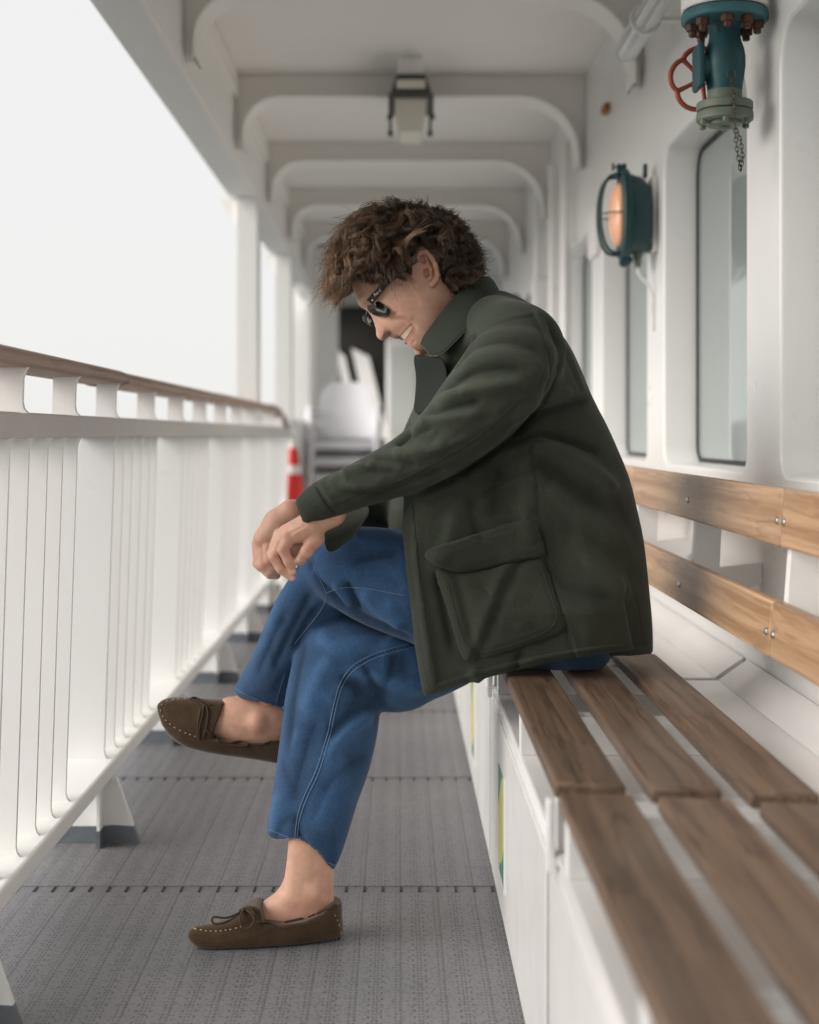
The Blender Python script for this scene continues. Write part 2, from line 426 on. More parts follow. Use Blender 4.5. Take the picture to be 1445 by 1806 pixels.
def wall_module():
    hp = hole_poly(HW, HZ0, HZ1, HCH, 0.05); n = len(hp)
    def inset(p, d):
        out = []
        for i in range(n):
            a, b, c = Vector(p[i - 1]), Vector(p[i]), Vector(p[(i + 1) % n])
            d1 = (b - a).normalized(); d2 = (c - b).normalized(); t_ = (d1 + d2).normalized(); nn = Vector((-t_.y, t_.x))
            out.append((b.x + nn.x * d, b.y + nn.y * d))
        return out
    x0, x1, z0, z1 = -WP / 2, WP / 2, -0.01, 2.42
    cx, cz = 0.0, (HZ0 + HZ1) / 2
    rect = []
    for (x, z) in hp:
        dx, dz = x - cx, z - cz
        s = min((x1 - cx) / abs(dx) if abs(dx) > 1e-6 else 1e9, (z1 - cz if dz > 0 else cz - z0) / abs(dz) if abs(dz) > 1e-6 else 1e9)
        rect.append((cx + dx * s, cz + dz * s))
    rings = [(rect, 0.0)]
    for off, dep in ((-0.006, 0.0), (-0.003, 0.0008), (0.0, 0.004), (0.0015, 0.009), (0.004, WD - 0.004)):
        rings.append((inset(hp, off), dep))
    vs = []; fs = []
    for ring, dep in rings:
        for (y, z) in ring: vs.append((dep, y, z))
    for r in range(len(rings) - 1):
        for i in range(n):
            j = (i + 1) % n; fs.append((r * n + i, r * n + j, (r + 1) * n + j, (r + 1) * n + i))
    # corner fill of the outer rectangle
    b = len(vs); vs += [(0, x0, z0), (0, x1, z0), (0, x1, z1), (0, x0, z1)]
    for ci, (y, z) in enumerate(((x0, z0), (x1, z0), (x1, z1), (x0, z1))):
        best = [i for i in range(n)]
        for i in range(n):
            j = (i + 1) % n; pa, pb = rect[i], rect[j]
            on = lambda p: (abs(p[0] - y) < 1e-6, abs(p[1] - z) < 1e-6)
            if (on(pa)[0] and on(pb)[1] and not on(pb)[0]) or (on(pa)[1] and on(pb)[0] and not on(pb)[1]): fs.append((i, b + ci, j))
    me = MB().add(vs, fs).mesh('wall_panel', 30)
    for pl_ in me.polygons:
        if abs(pl_.normal.x) > 0.999: pl_.use_smooth = False
    me.materials.append(M['white_gloss'])
    g = inset(hp, 0.0035); g2 = inset(hp, 0.016)
    gv = [(WD - 0.006, y, z) for y, z in g] + [(WD - 0.010, y, z) for y, z in g2] + [(WD + 0.004, y, z) for y, z in g2]
    gf = [(i, (i + 1) % n, n + (i + 1) % n, n + i) for i in range(n)] + [(n + i, n + (i + 1) % n, 2 * n + (i + 1) % n, 2 * n + i) for i in range(n)]
    gm = MB().add(gv, gf).mesh('gasket', 30); gm.materials.append(M['gasket'])
    pv = [(WD - 0.003, y, z) for y, z in g2] + [(WD + 0.003, y, z) for y, z in g2]
    pf = [tuple(range(n)), tuple(range(2 * n - 1, n - 1, -1))] + [(i, (i + 1) % n, n + (i + 1) % n, n + i) for i in range(n)]
    pm = MB().add(pv, pf).mesh('pane', 0)
    return me, gm, pm
t = NT('window_glass'); gl = t.n('BsdfGlossy'); gl.inputs['Roughness'].default_value = 0.012; gl.inputs['Color'].default_value = (0.80, 0.85, 0.83, 1)
df = t.n('BsdfDiffuse'); df.inputs['Color'].default_value = (0.33, 0.36, 0.355, 1)
fr = t.n('Fresnel'); fr.inputs['IOR'].default_value = 2.1
mx = t.n('MixShader'); t.l(fr.outputs[0], mx.inputs[0]); t.l(df.outputs[0], mx.inputs[1]); t.l(gl.outputs[0], mx.inputs[2]); t.l(mx.outputs[0], t.out.inputs[0])
M['pane'] = t.m
wm, gm, pm = wall_module(); pm.materials.append(M['pane'])
WY0 = 3.56    # centre of the window seen beside the valve
for k in range(-5, 6):  # wall stops short of the end bulkhead to let daylight in
    y = WY0 + WP * k
    o = bpy.data.objects.new('wall_panel', wm); COL.objects.link(o); o.location = (WX, y, 0); set_parent(o, wall)
    w = bpy.data.objects.new('window', gm); COL.objects.link(w); w.location = (WX, y, 0); set_parent(w, wall)
    p = bpy.data.objects.new('pane', pm); COL.objects.link(p); p.location = (WX, y, 0); set_parent(p, w)
MB().box(1.0, 1.1, YN, 10.3, -0.01, 2.4).build('wall_light_block', M['dark'], wall, 0)  # unseen sheet, added behind the windows to block light
# vertical pipes, boxes and rust on the wall beyond the lamp
for (yy, xx, rr) in ((6.05, 0.715, 0.022), (6.62, 0.72, 0.018), (7.25, 0.715, 0.02)):
    MB().tube([(xx, yy, 0.3), (xx, yy, 1.0), (xx, yy, 1.7), (xx, yy, 2.2)], rr, 12).build('wall_pipe', M['white'], wall)
MB().box(0.735, 0.7565, 5.30, 5.50, 1.62, 1.79, 0.008).build('junction_box', M['white'], wall)
MB().box(0.66, 0.7565, 6.9, 7.02, 1.2, 1.7, 0.01).build('junction_box', M['white'], wall)
MB().box(0.735, 0.7565, 5.05, 5.13, 2.10, 2.13, 0.004).build('rusty_clip', plain('rust_clip', (0.35, 0.15, 0.03), 0.8, 0, 0.5, 40), wall)

# ---------------------------------------------------------------- end of the deck
end = MB().box(-1.0, 1.0, 13.0, 13.1, -0.01, 2.46).build('end_bulkhead', M['white']); tag(end, 'pale grey bulkhead closing the far end of the deck', 'wall')
pc = MB().box(-0.70, -0.47, 10.9, 11.3, -0.01, 2.39, 0.03).build('end_column', M['white']); tag(pc, 'broad shaded white column beside the stacked chairs', 'column')
dr = empty('dark_doorway', (-0.3, 12.9, 0)); tag(dr, 'dark doorway behind the stacked white chairs', 'doorway')
MB().box(-0.585, -0.1, 12.86, 12.99, 0.02, 2.10).build('opening', M['dark'], dr, 0)
for (xa, xb, w_) in ((-0.52, -0.36, 0.085), (-0.34, -0.16, 0.16)):
    MB().prism([(xa - w_ / 2, 1.72), (xa + w_ / 2, 1.64), (xb + w_ / 2, 0.9), (xb - w_ / 2, 0.9)], 'Y', 12.80, 12.85).build('stair_stringer', M['white'], dr, 0)
cab = empty('pale_cabinet', (0.05, 12.5, 0)); tag(cab, 'tall pale cabinet to the right of the stacked chairs', 'cabinet')
MB().box(-0.10, 0.42, 12.3, 12.7, 0.0, 1.78, 0.02).build('body', M['white'], cab)
MB().box(-0.08, 0.16, 12.285, 12.299, 0.95, 1.70, 0.006).build('door', paint('cab_door', (0.66, 0.67, 0.62), 0.4), cab)
MB().box(-0.08, 0.16, 12.285, 12.299, 0.08, 0.93, 0.006).build('door', paint('cab_door2', (0.66, 0.60, 0.53), 0.4), cab)

# ---------------------------------------------------------------- railing
rail = empty('deck_railing', (-0.7, 5, 0)); tag(rail, 'white steel deck railing with flat bars and a wooden handrail', 'railing')
def lean(z): return 0.025 * (0.96 - z) / 0.75       # bars lean inboard towards the top
RX = -0.66
YR0, YR1 = -2.0, 8.75
MB().box(-0.80, -0.66, YR0, YR1, 0.152, 0.190, 0.006).build('bottom_rail', M['white'], rail)
MB().box(-0.745, -0.66, YR0, YR1, 0.94, 0.987, 0.004).build('middle_rail', paint('shaded_rail_primer', (0.55, 0.52, 0.50), 0.5, 0.06, dirt=(0.42, 0.36, 0.32), dirt_amt=0.3), rail)  # primer grey plus painted shade of the backlit inner face
def flat_bar(dep, z0, z1, th, fil=True):
    mb = MB(); zs = [z0, z0 + 0.008, z0 + 0.02, z1 - 0.02, z1 - 0.008, z1] ; fl = [0.011, 0.003, 0, 0, 0.003, 0.008]
    vs = []; fs = []
    for z, f in zip(zs, fl):
        l_ = lean(z)
        for (x, y) in ((-dep - l_, -th / 2), (f - l_, -th / 2), (f - l_, th / 2), (-dep - l_, th / 2)): vs.append((RX + x, y, z))
    for i in range(5):
        for k in range(4): fs.append((i * 4 + k, i * 4 + (k + 1) % 4, i * 4 + 4 + (k + 1) % 4, i * 4 + 4 + k))
    fs += [(3, 2, 1, 0), (20, 21, 22, 23)]
    return mb.add(vs, fs).mesh('bar', 0)
bar = flat_bar(0.075, 0.188, 0.942, 0.009); bar.materials.append(M['white_gloss'])
stn = flat_bar(0.10, 0.188, 0.942, 0.012); stn.materials.append(M['white_gloss'])
sh = flat_bar(0.046, 0.985, 1.066, 0.012); sh.materials.append(M['white_gloss'])
ST = [3.31 + 1.06 * k for k in range(-4, 6)]; ST[3] = 2.28
def inst(name, me, loc, parent):
    o = bpy.data.objects.new(name, me); COL.objects.link(o); o.location = loc; set_parent(o, parent); return o
for s in ST:
    if s > YR1: continue
    inst('stanchion', stn, (0, s, 0), rail)
    offs = (0.136, 0.264, 0.4, 0.52, 0.646) if abs(s - 2.28) < 0.01 else (0.115, 0.226, 0.35, 0.475, 0.58)
    for f in offs:
        if s + f < YR1: inst('bar', bar, (0, s + f, 0), rail)
for y in [2.49, 2.895, 3.31, 3.83, 4.34, 4.865, 5.43] + [5.43 + 0.53 * k for k in range(1, 7)] + [2.49 - 0.45 * k for k in range(1, 10)]:
    inst('upper_post', sh, (0, y, 0), rail)
# feet under the bottom rail, grey at the bottom
fw = MB().prism([(-0.80, 0.0401), (-0.612, 0.0401), (-0.652, 0.152), (-0.80, 0.152)], 'Y', -0.007, 0.007)
fw.box(-0.6885, -0.6815, -0.05, -0.0071, 0.0401, 0.152); fwm = fw.mesh('foot', 0); fwm.materials.append(M['white_gloss'])
fg = MB().prism([(-0.80, -0.011), (-0.594, -0.011), (-0.612, 0.04), (-0.66, 0.043), (-0.70, 0.039), (-0.80, 0.041)], 'Y', -0.0076, 0.0076)
fg.box(-0.689, -0.681, -0.051, -0.0077, -0.011, 0.04); fgm = fg.mesh('foot_base', 0); fgm.materials.append(M['grey_paint'])
for s in ST:
    if s > YR1: continue
    f = inst('foot', fwm, (0, s - 0.02, 0), rail); b = inst('foot_base', fgm, (0, s - 0.02, 0), f)
# wooden handrail in lengths
def hrail(y0, y1, dz=0):
    prof = [(-0.745, 1.071), (-0.738, 1.064), (-0.652, 1.064), (-0.640, 1.070), (-0.637, 1.080), (-0.642, 1.090), (-0.66, 1.097), (-0.72, 1.097), (-0.74, 1.091)]
    return MB().prism([(x, z + dz) for x, z in prof], 'Y', y0, y1)
for (a, b, dz) in ((-2.0, 0.9, 0), (0.902, 3.36, 0.001), (3.362, 5.2, -0.0015), (5.202, 7.7, 0)):
    hrail(a, b, dz).build('handrail', M['rail_wood'], rail, 50, origin=(-0.69, (a + b) / 2, 1.08))
MB().tube([(-0.69, 7.702, 1.08), (-0.69, 8.1, 1.07), (-0.69, 8.4, 1.04), (-0.69, 8.62, 0.99)], [0.03] * 4, 10).build('handrail', M['rail_wood'], rail)
# pillars carrying the coaming
def pillar(y, x0, x1, label):
    p = empty('deck_pillar', (-0.71, y, 1.1)); tag(p, label, 'pillar')
    MB().box(x0, x1, y, y + 0.16, 1.0, 2.066, 0.003).build('post', M['white_gloss'], p)
    MB().prism([(x0 - 0.002, 1.93), (x0 - 0.09, 2.064), (x0 - 0.002, 2.064)], 'Y', y + 0.05, y + 0.064).build('bracket', M['white'], p, 0)
    return p
pillar(6.68, -0.762, -0.662, 'nearest white pillar standing above the railing')
pillar(8.80, -0.765, -0.662, 'second white pillar where the wooden handrail ends')
bw = empty('bulwark_plate', (-0.7, 9.8, 0)); tag(bw, 'grey shaded bulwark plate beyond the end of the handrail', 'bulwark')
pp = [(8.97, 0.0), (10.88, 0.0), (10.88, 2.06), (10.66, 2.06), (10.66, 1.9)]
for k in range(7):
    a = 0 - k / 6 * math.pi / 2; pp.append((10.5 + 0.16 * math.cos(a), 1.2 + 0.16 * math.sin(a)))
pp += [(8.97, 1.04)]
MB().prism(pp, 'X', -0.70, -0.66).build('plate', M['white'], bw, 0)

# ---------------------------------------------------------------- lockers under the bench
LK = 1.17
lock = None
names = ['nearest white locker under the slatted bench, at the bottom of the photo', 'white locker with green and yellow sticker under the bench slats',
         'white locker just beyond the seated person', 'white locker further along the wall behind the person', 'farthest white locker at the end of the bench row']
t = NT('sticker'); c = t.co('Object'); sp = t.n('SeparateXYZ'); t.l(c, sp.inputs[0])
dd = t.math('ADD', t.math('MULTIPLY', sp.outputs[1], 4.0), t.math('MULTIPLY', sp.outputs[2], 6.0)); w_ = t.noise(c, 18, 2)
t.set(color=t.ramp(t.math('ADD', t.math('ABSOLUTE', dd), t.math('MULTIPLY', w_, 0.35)), [(0.45, (0.62, 0.58, 0.16)), (0.6, (0.60, 0.62, 0.20)), (0.63, (0.05, 0.25, 0.15))]), rough=0.3)
M['sticker'] = t.m
for k, y0 in enumerate((0.72, 1.90, 3.08, 4.25, 5.42)):
    y1 = y0 + LK - 0.012
    r_ = empty('bench_locker', (0.45, (y0 + y1) / 2, 0)); tag(r_, names[k], 'locker', 'lockers under the bench')
    MB().box(0.2025, 0.752, y0 + 0.003, y1 - 0.003, 0.002, 0.405, 0.010).build('carcass', M['locker'], r_)
    MB().box(0.199, 0.2024, y0 + 0.01, y1 - 0.01, 0.03, 0.385, 0.0015).build('door', M['locker'], r_)
    MB().box(0.2005, 0.754, y0 + 0.002, y1 - 0.002, 0.4055, 0.418, 0.005).build('lid', M['locker'], r_)
    MB().prism([(0.690, 0.4186), (0.752, 0.4186), (0.752, 0.462), (0.742, 0.455)], 'Y', y0 + 0.005, y1 - 0.005).build('rear_coaming', M['locker'], r_, 0)
    if k in (1, 2, 3):
        yc = (2.72, 3.75, 4.8)[k - 1]
        MB().box(0.1975, 0.1988, yc - 0.07, yc + 0.07, 0.10, 0.30).build('sticker', M['sticker'], r_, 0, origin=(0.198, yc, 0.2))
        MB().box(0.1972, 0.1988, yc - 0.088, yc - 0.074, 0.09, 0.305).build('sticker_edge', M['white'], r_, 0)

# ---------------------------------------------------------------- slatted bench sections
def seat_z(x): return 0.51 - 0.05 * (x - 0.198)
bl = ['nearest bench section with brown slats, out of focus at the bottom right', 'bench section with three brown slats that the person sits on the end of',
      'bench section with brown slats hidden behind the seated person', 'bench section with brown slats beyond the seated person']
SX = ((0.198, 0.288), (0.3195, 0.4095), (0.4445, 0.5345))
for k, (y0, y1) in enumerate(((0.60, 1.745), (1.79, 2.935), (2.98, 4.125), (4.17, 5.31))):
    r_ = empty('bench_section', (0.37, (y0 + y1) / 2, 0.42)); tag(r_, bl[k], 'bench', 'slatted bench sections along the wall')
    for (x0, x1) in SX:
        o = MB().box(-0.045, 0.045, -(y1 - y0) / 2, (y1 - y0) / 2, -0.011, 0.011, 0.005).build('seat_slat', M['seat_wood'], None)
        o.location = ((x0 + x1) / 2, (y0 + y1) / 2, seat_z((x0 + x1) / 2) - 0.011); o.rotation_euler = (0, math.atan(0.05), 0); set_parent(o, r_)
    for y in (y0 + 0.035, (y0 + y1) / 2, y1 - 0.035):
        mb = MB().prism([(0.204, seat_z(0.204) - 0.0235), (0.56, seat_z(0.56) - 0.0235), (0.56, 0.4186), (0.204, 0.4186)], 'Y', y - 0.022, y + 0.022)
        mb.build('crossbar', M['white_gloss'], r_, 0)
    MB().box(0.188, 0.1985, y0 - 0.004, y0 + 0.02, 0.395, 0.487, 0.003).build('front_bracket', M['white_gloss'], r_)

# backrest: boards screwed to slanting posts
bk = empty('bench_backrest', (0.66, 2.9, 0.5)); tag(bk, 'honey coloured wooden back boards of the bench, screwed to white wall posts', 'bench back')
PY = [0.82, 1.53, 2.24, 2.955, 3.665, 4.37, 5.08]
for y in PY:
    MB().prism([(0.626, 0.852), (0.607, 0.60), (0.66, 0.60), (0.7565, 0.64), (0.7565, 0.68), (0.668, 0.67), (0.674, 0.79), (0.7565, 0.80), (0.7565, 0.83), (0.676, 0.852)], 'Y', y - 0.012, y + 0.012).build('post', M['white_gloss'], bk, 0)
for (z0, z1, x0, tl) in ((0.77, 0.863, 0.600, 0.07), (0.596, 0.686, 0.583, 0.07)):
    for (y0, y1) in ((0.825, 2.2285), (2.2315, 3.6535), (3.6565, 5.07)):
        zc = (z0 + z1) / 2; hh_ = (z1 - z0) / 2
        o = MB().box(-0.011, 0.011, -(y1 - y0) / 2, (y1 - y0) / 2, -hh_, hh_, 0.005).build('board', M['back_wood'], None)
        o.location = (x0 + 0.014, (y0 + y1) / 2, zc); o.rotation_euler = (0, tl, 0); set_parent(o, bk)
    for y in PY:
        for s in ((-0.02, 0.02) if abs((y - 0.82) / 1.42 - round((y - 0.82) / 1.42)) < 0.1 else (0,)):
            zc = (z0 + z1) / 2 - 0.005
            MB().lathe([(0.0001, -0.0035), (0.004, -0.003), (0.0062, -0.0012), (0.0065, 0.001)], (x0 + 0.0015, y - 0.012 + s, zc), 12, 'X').build('screw_head', M['steel'], bk)
# ================================================================ fittings
def valve_paint(name, base, alt, rust=(0.12, 0.05, 0.025), amt=0.5):
    t = NT(name); c = t.co('Object'); n1 = t.noise(c, 14, 6, 0.7); n2 = t.noise(c, 60, 5, 0.7); n3 = t.noise(c, 7, 3)
    k = t.ramp(n3, [(0.35, base), (0.65, alt)]); k = t.mix(t.ramp(n1, [(0.58, (0, 0, 0)), (0.75, (amt,) * 3)]), k, rust)
    t.set(color=k, rough=t.math('ADD', 0.35, t.math('MULTIPLY', n2, 0.3))); t.bump(n2, 0.5, 0.0015); return t.m
M['valve'] = valve_paint('valve_green', (0.008, 0.05, 0.055), (0.012, 0.085, 0.11))
M['valve_blue'] = valve_paint('valve_flange_blue', (0.05, 0.17, 0.20), (0.035, 0.12, 0.13), (0.5, 0.5, 0.45), 0.4)
M['brass'] = valve_paint('weathered_bronze', (0.16, 0.17, 0.125), (0.11, 0.16, 0.125), (0.26, 0.2, 0.12), 0.6)
M['rust'] = valve_paint('rusty_iron', (0.10, 0.035, 0.018), (0.055, 0.025, 0.018), (0.16, 0.06, 0.025), 0.5)
M['red'] = valve_paint('handwheel_red', (0.34, 0.06, 0.03), (0.25, 0.045, 0.025), (0.15, 0.05, 0.03), 0.4)
M['chain'] = plain('chain_bronze', (0.13, 0.115, 0.085), 0.5, 0.6, 0.3, 60)
VX, VY = 0.664, 2.88
va = empty('fire_hydrant_valve', (VX, VY, 1.6)); tag(va, 'green valve with red handwheel and chain hanging from the ceiling pipe', 'valve')
def L_(prof, mat, name, n=32, parent=va): return MB().lathe(prof, (VX, VY, 0), n).build(name, mat, parent, 35)
L_([(0.05, 2.40), (0.05, 1.86), (0.054, 1.843), (0.084, 1.842), (0.0875, 1.838), (0.0875, 1.809), (0.085, 1.8065)], M['white'], 'inlet_pipe')
L_([(0.083, 1.806), (0.083, 1.8035)], M['gasket'], 'flange_gasket')
fl = L_([(0.085, 1.803), (0.087, 1.800), (0.087, 1.786), (0.084, 1.783), (0.04, 1.781)], M['valve_blue'], 'flange')
L_([(0.036, 1.783), (0.031, 1.775), (0.030, 1.765), (0.033, 1.745), (0.0385, 1.73), (0.0415, 1.713), (0.0415, 1.695), (0.039, 1.675), (0.0355, 1.655), (0.0345, 1.645)], M['valve'], 'body', 40)
L_([(0.034, 1.6455), (0.0345, 1.644), (0.0345, 1.625), (0.037, 1.6225), (0.054, 1.622), (0.0565, 1.6195), (0.0565, 1.606), (0.055, 1.6045)], M['brass'], 'outlet_coupling')
L_([(0.053, 1.604), (0.053, 1.6025)], M['gasket'], 'coupling_gasket')
L_([(0.055, 1.602), (0.057, 1.599), (0.057, 1.585), (0.053, 1.582), (0.037, 1.5815), (0.036, 1.575), (0.03, 1.573), (0.012, 1.5725), (0.01, 1.567), (0.004, 1.566)], M['brass'], 'outlet_cap')
for a in range(0, 360, 60):
    x, y = VX + 0.050 * math.cos(R(a + 20)), VY + 0.050 * math.sin(R(a + 20))
    MB().lathe([(0.007, 1.584), (0.007, 1.575), (0.005, 1.573)], (x, y, 0), 6).build('cap_lug', M['brass'], va, 0)
for a in (35, 80, 125, 170, 215, 262, 300, 345):
    x, y = VX + 0.064 * math.cos(R(a)), VY + 0.064 * math.sin(R(a))
    MB().lathe([(0.0135, 1.7828), (0.0135, 1.770), (0.012, 1.7685), (0.008, 1.768), (0.008, 1.759), (0.006, 1.757)], (x, y, 0), 6).build('bolt', M['rust'], va, 0)
bo = MB().box(VX - 0.058, VX - 0.046, VY - 0.030, VY + 0.044, 1.650, 1.740, 0.005).build('bonnet_plate', M['valve'], va)
MB().lathe([(0.028, -0.0459), (0.030, -0.02), (0.034, 0.0)], (VX, VY + 0.006, 1.695), 20, 'X').build('bonnet_neck', M['valve'], va)
MB().lathe([(0.012, 0.03), (0.012, 0.082)], (VX - 0.028, VY, 1.690), 14, 'Y').build('stem', M['steel'], va)
wc = Vector((VX - 0.028, VY + 0.085, 1.690)); ring = []
for k in range(60):
    a = 2 * math.pi * k / 60; r_ = 0.066 - 0.011 * (1 - abs(math.sin(a * 2.5 + 0.45)) ** 0.6)
    ring.append(wc + Vector((math.cos(a) * r_, 0, math.sin(a) * r_)))
wmb = MB().tube(ring, 0.0055, 10, closed=True)
wh = wmb.build('handwheel', M['red'], va, 60)
for k in range(5):
    a = (math.pi * k - 0.45) / 2.5
    MB().tube([wc + Vector((math.cos(a) * q, 0, math.sin(a) * q)) for q in (0.008, 0.03, 0.056)], [0.006, 0.0045, 0.0055], 8).build('spoke', M['red'], wh, 60)
MB().lathe([(0.014, -0.006), (0.014, 0.006)], tuple(wc), 16, 'Y').build('hub', M['red'], wh)
# chain: an eye ring, then a doubled run of oval links
MB().tube([Vector((VX + 0.002 + 0.0085 * math.cos(a), VY - 0.046, 1.668 + 0.0085 * math.sin(a))) for a in [2 * math.pi * k / 16 for k in range(16)]], 0.0014, 6, closed=True).build('eye_ring', M['chain'], va, 60)
def links(path, name='chain_link'):
    pts = [Vector(p) for p in path]; seg = []; 
    for a, b in zip(pts, pts[1:]):
        n = max(1, round((b - a).length / 0.0095)); seg += [a.lerp(b, i / n) for i in range(n)]
    seg.append(pts[-1])
    for i, (a, b) in enumerate(zip(seg, seg[1:])):
        d = (b - a); c = (a + b) / 2; t_ = d.normalized(); s_ = Vector((1, 0, 0)) if i % 2 else Vector((0.45, 0.89, 0))
        s_ = (s_ - t_ * s_.dot(t_)).normalized()
        pts_ = [c + t_ * (math.cos(q) * 0.0072) + s_ * (math.sin(q) * 0.0036) for q in [2 * math.pi * k / 12 for k in range(12)]]
        MB().tube(pts_, 0.0009, 5, closed=True).build(name, M['chain'], va, 60)
links([(VX + 0.002, VY - 0.048, 1.659), (VX + 0.004, VY - 0.062, 1.625), (VX + 0.006, VY - 0.062, 1.565), (VX + 0.010, VY - 0.058, 1.52), (VX + 0.018, VY - 0.058, 1.474)])
links([(VX + 0.010, VY - 0.04, 1.568), (VX + 0.020, VY - 0.052, 1.535), (VX + 0.023, VY - 0.056, 1.50), (VX + 0.018, VY - 0.058, 1.474)])

# ---------------------------------------------------------------- bulkhead lamps
M['lampgreen'] = valve_paint('lamp_green', (0.012, 0.045, 0.045), (0.012, 0.06, 0.07), (0.10, 0.045, 0.025), 0.4)
t = NT('lamp_glass'); t.set(color=(0.80, 0.42, 0.26), rough=0.25, sss=0.3, ssss=0.02, emis=(1.0, 0.52, 0.30), emiss=0.12, spec=0.6); M['lampglass'] = t.m
M['cable'] = plain('white_cable', (0.75, 0.74, 0.72), 0.5)
def bulkhead_lamp(label):
    ox, oy, oz = 0.757, 4.17, 1.59
    r_ = empty('bulkhead_lamp', (ox, oy, oz)); tag(r_, label, 'lamp', 'green caged wall lamps')
    def oval(hw, hh, n=28, p=2.6):
        return [(math.copysign(abs(math.cos(a)) ** (2 / p), math.cos(a)) * hw, math.copysign(abs(math.sin(a)) ** (2 / p), math.sin(a)) * hh) for a in [2 * math.pi * k / n for k in range(n)]]
    def loft(rings, mat, name, sm=40, parent=r_):
        vs = []; fs = []
        for (x, hw, hh, zc) in rings:
            for (y, z) in oval(hw, hh): vs.append((x, oy + y, zc + z))
        n = 28; m = len(rings)
        for i in range(m - 1):
            for k in range(n): fs.append((i * n + k, i * n + (k + 1) % n, (i + 1) * n + (k + 1) % n, (i + 1) * n + k))
        fs += [tuple(range(n - 1, -1, -1)), tuple((m - 1) * n + k for k in range(n))]
        return MB().add(vs, fs).build(name, mat, parent, sm)
    bd = loft([(0.741, 0.06, 0.085, 1.575), (0.735, 0.066, 0.10, 1.58), (0.71, 0.074, 0.112, 1.59), (0.676, 0.078, 0.119, 1.593)], M['lampgreen'], 'housing')
    loft([(0.6755, 0.086, 0.128, 1.592), (0.672, 0.09, 0.132, 1.592), (0.657, 0.09, 0.132, 1.592), (0.652, 0.085, 0.127, 1.592)], M['lampgreen'], 'front_ring')
    gl_ = [(0.6515, 0.066, 0.092, 1.592)]
    for k in range(1, 8):
        a = k / 7 * math.pi / 2 * 0.97; gl_.append((0.6515 - 0.030 * math.sin(a), 0.066 * math.cos(a) ** 0.8, 0.092 * math.cos(a) ** 0.8, 1.592))
    loft(gl_, M['lampglass'], 'glass_dome', 179)
    for dy in (-0.03, 0.03):
        pts = [Vector((0.654 - 0.062 * math.sin(a) ** 0.55, oy + dy, 1.592 - 0.115 * math.cos(a))) for a in [math.pi * k / 20 for k in range(21)]]
        MB().tube(pts, 0.0048, 8).build('cage_bar', M['lampgreen'], r_, 60)
    pts = [Vector((0.654 - 0.062 * math.sin(a) ** 0.6, oy - 0.075 * math.cos(a), 1.590)) for a in [math.pi * k / 20 for k in range(21)]]
    MB().tube(pts, 0.0022, 6).build('cage_wire', M['lampgreen'], r_, 60)
    for (x0, x1) in ((0.644, 0.655), (0.657, 0.672), (0.722, 0.733)):
        MB().box(x0, x1, oy - 0.012, oy + 0.012, 1.70, 1.742, 0.004).build('hinge_lug', M['lampgreen'], r_)
    MB().tube([(0.634, oy, 1.733), (0.66, oy, 1.733)], 0.003, 8).build('hinge_pin', M['rust'], r_)
    MB().tube([(0.633, oy, 1.722), (0.633, oy, 1.744)], 0.0035, 8).build('hinge_pin', M['rust'], r_)
    MB().prism([(0.652, 1.475), (0.676, 1.475), (0.692, 1.462), (0.682, 1.445), (0.664, 1.438), (0.652, 1.446)], 'Y', oy - 0.014, oy + 0.014).build('latch_lug', M['lampgreen'], r_)
    MB().lathe([(0.015, 1.50), (0.015, 1.470), (0.011, 1.466), (0.011, 1.444), (0.008, 1.442), (0.008, 1.437)], (0.706, oy, 0), 12).build('cable_gland', M['brass'], r_)
    MB().tube([(0.706, oy, 1.437), (0.706, oy, 1.425), (0.715, oy, 1.41), (0.735, oy, 1.39), (0.748, oy, 1.36), (0.75, oy, 1.25)], 0.005, 8).build('cable', M['cable'], r_)
    MB().box(0.7415, 0.7565, oy - 0.04, oy + 0.04, 1.48, 1.70, 0.003).build('mount_plate', M['white'], r_)
    return r_
l1 = bulkhead_lamp('dark green caged lamp with glowing orange glass on the near wall pier')
l2 = copy_tree(l1, None, (0, 3.69, -0.02)); l2['label'] = "small blurred dark green lamp on the wall behind the person's back"

# ---------------------------------------------------------------- ceiling lantern
M['lantern_metal'] = plain('lantern_metal', (0.085, 0.085, 0.075), 0.5, 0.2, 0.3, 30)
t = NT('lantern_glass'); t.set(color=(0.72, 0.68, 0.60), rough=0.35, sss=0.2, ssss=0.01); M['lantern_glass'] = t.m
cl = empty('ceiling_lantern', (0.05, 5.55, 2.4)); tag(cl, 'square metal ceiling lantern with frosted glass hanging under the deckhead', 'lantern')
def frus(x0, x1, xt0, xt1, y0, y1, z0, z1):
    return MB().add([(x0, y0, z0), (x1, y0, z0), (x1, y1, z0), (x0, y1, z0), (xt0, y0 + 0.02, z1), (xt1, y0 + 0.02, z1), (xt1, y1 - 0.02, z1), (xt0, y1 - 0.02, z1)],
                    [(0, 3, 2, 1), (4, 5, 6, 7), (0, 1, 5, 4), (1, 2, 6, 5), (2, 3, 7, 6), (3, 0, 4, 7)])
MB().box(0.0, 0.10, 5.45, 5.65, 2.325, 2.399, 0.006).build('mount_block', M['ceiling'], cl)
frus(-0.028, 0.128, -0.005, 0.105, 5.40, 5.70, 2.245, 2.324).build('hood', M['lantern_metal'], cl, 0)
MB().box(-0.036, 0.136, 5.39, 5.71, 2.228, 2.2445, 0.004).build('hood_rim', M['lantern_metal'], cl)
MB().box(-0.005, 0.105, 5.395, 5.401, 2.262, 2.296, 0.002).build('hood_window', M['lantern_glass'], cl)
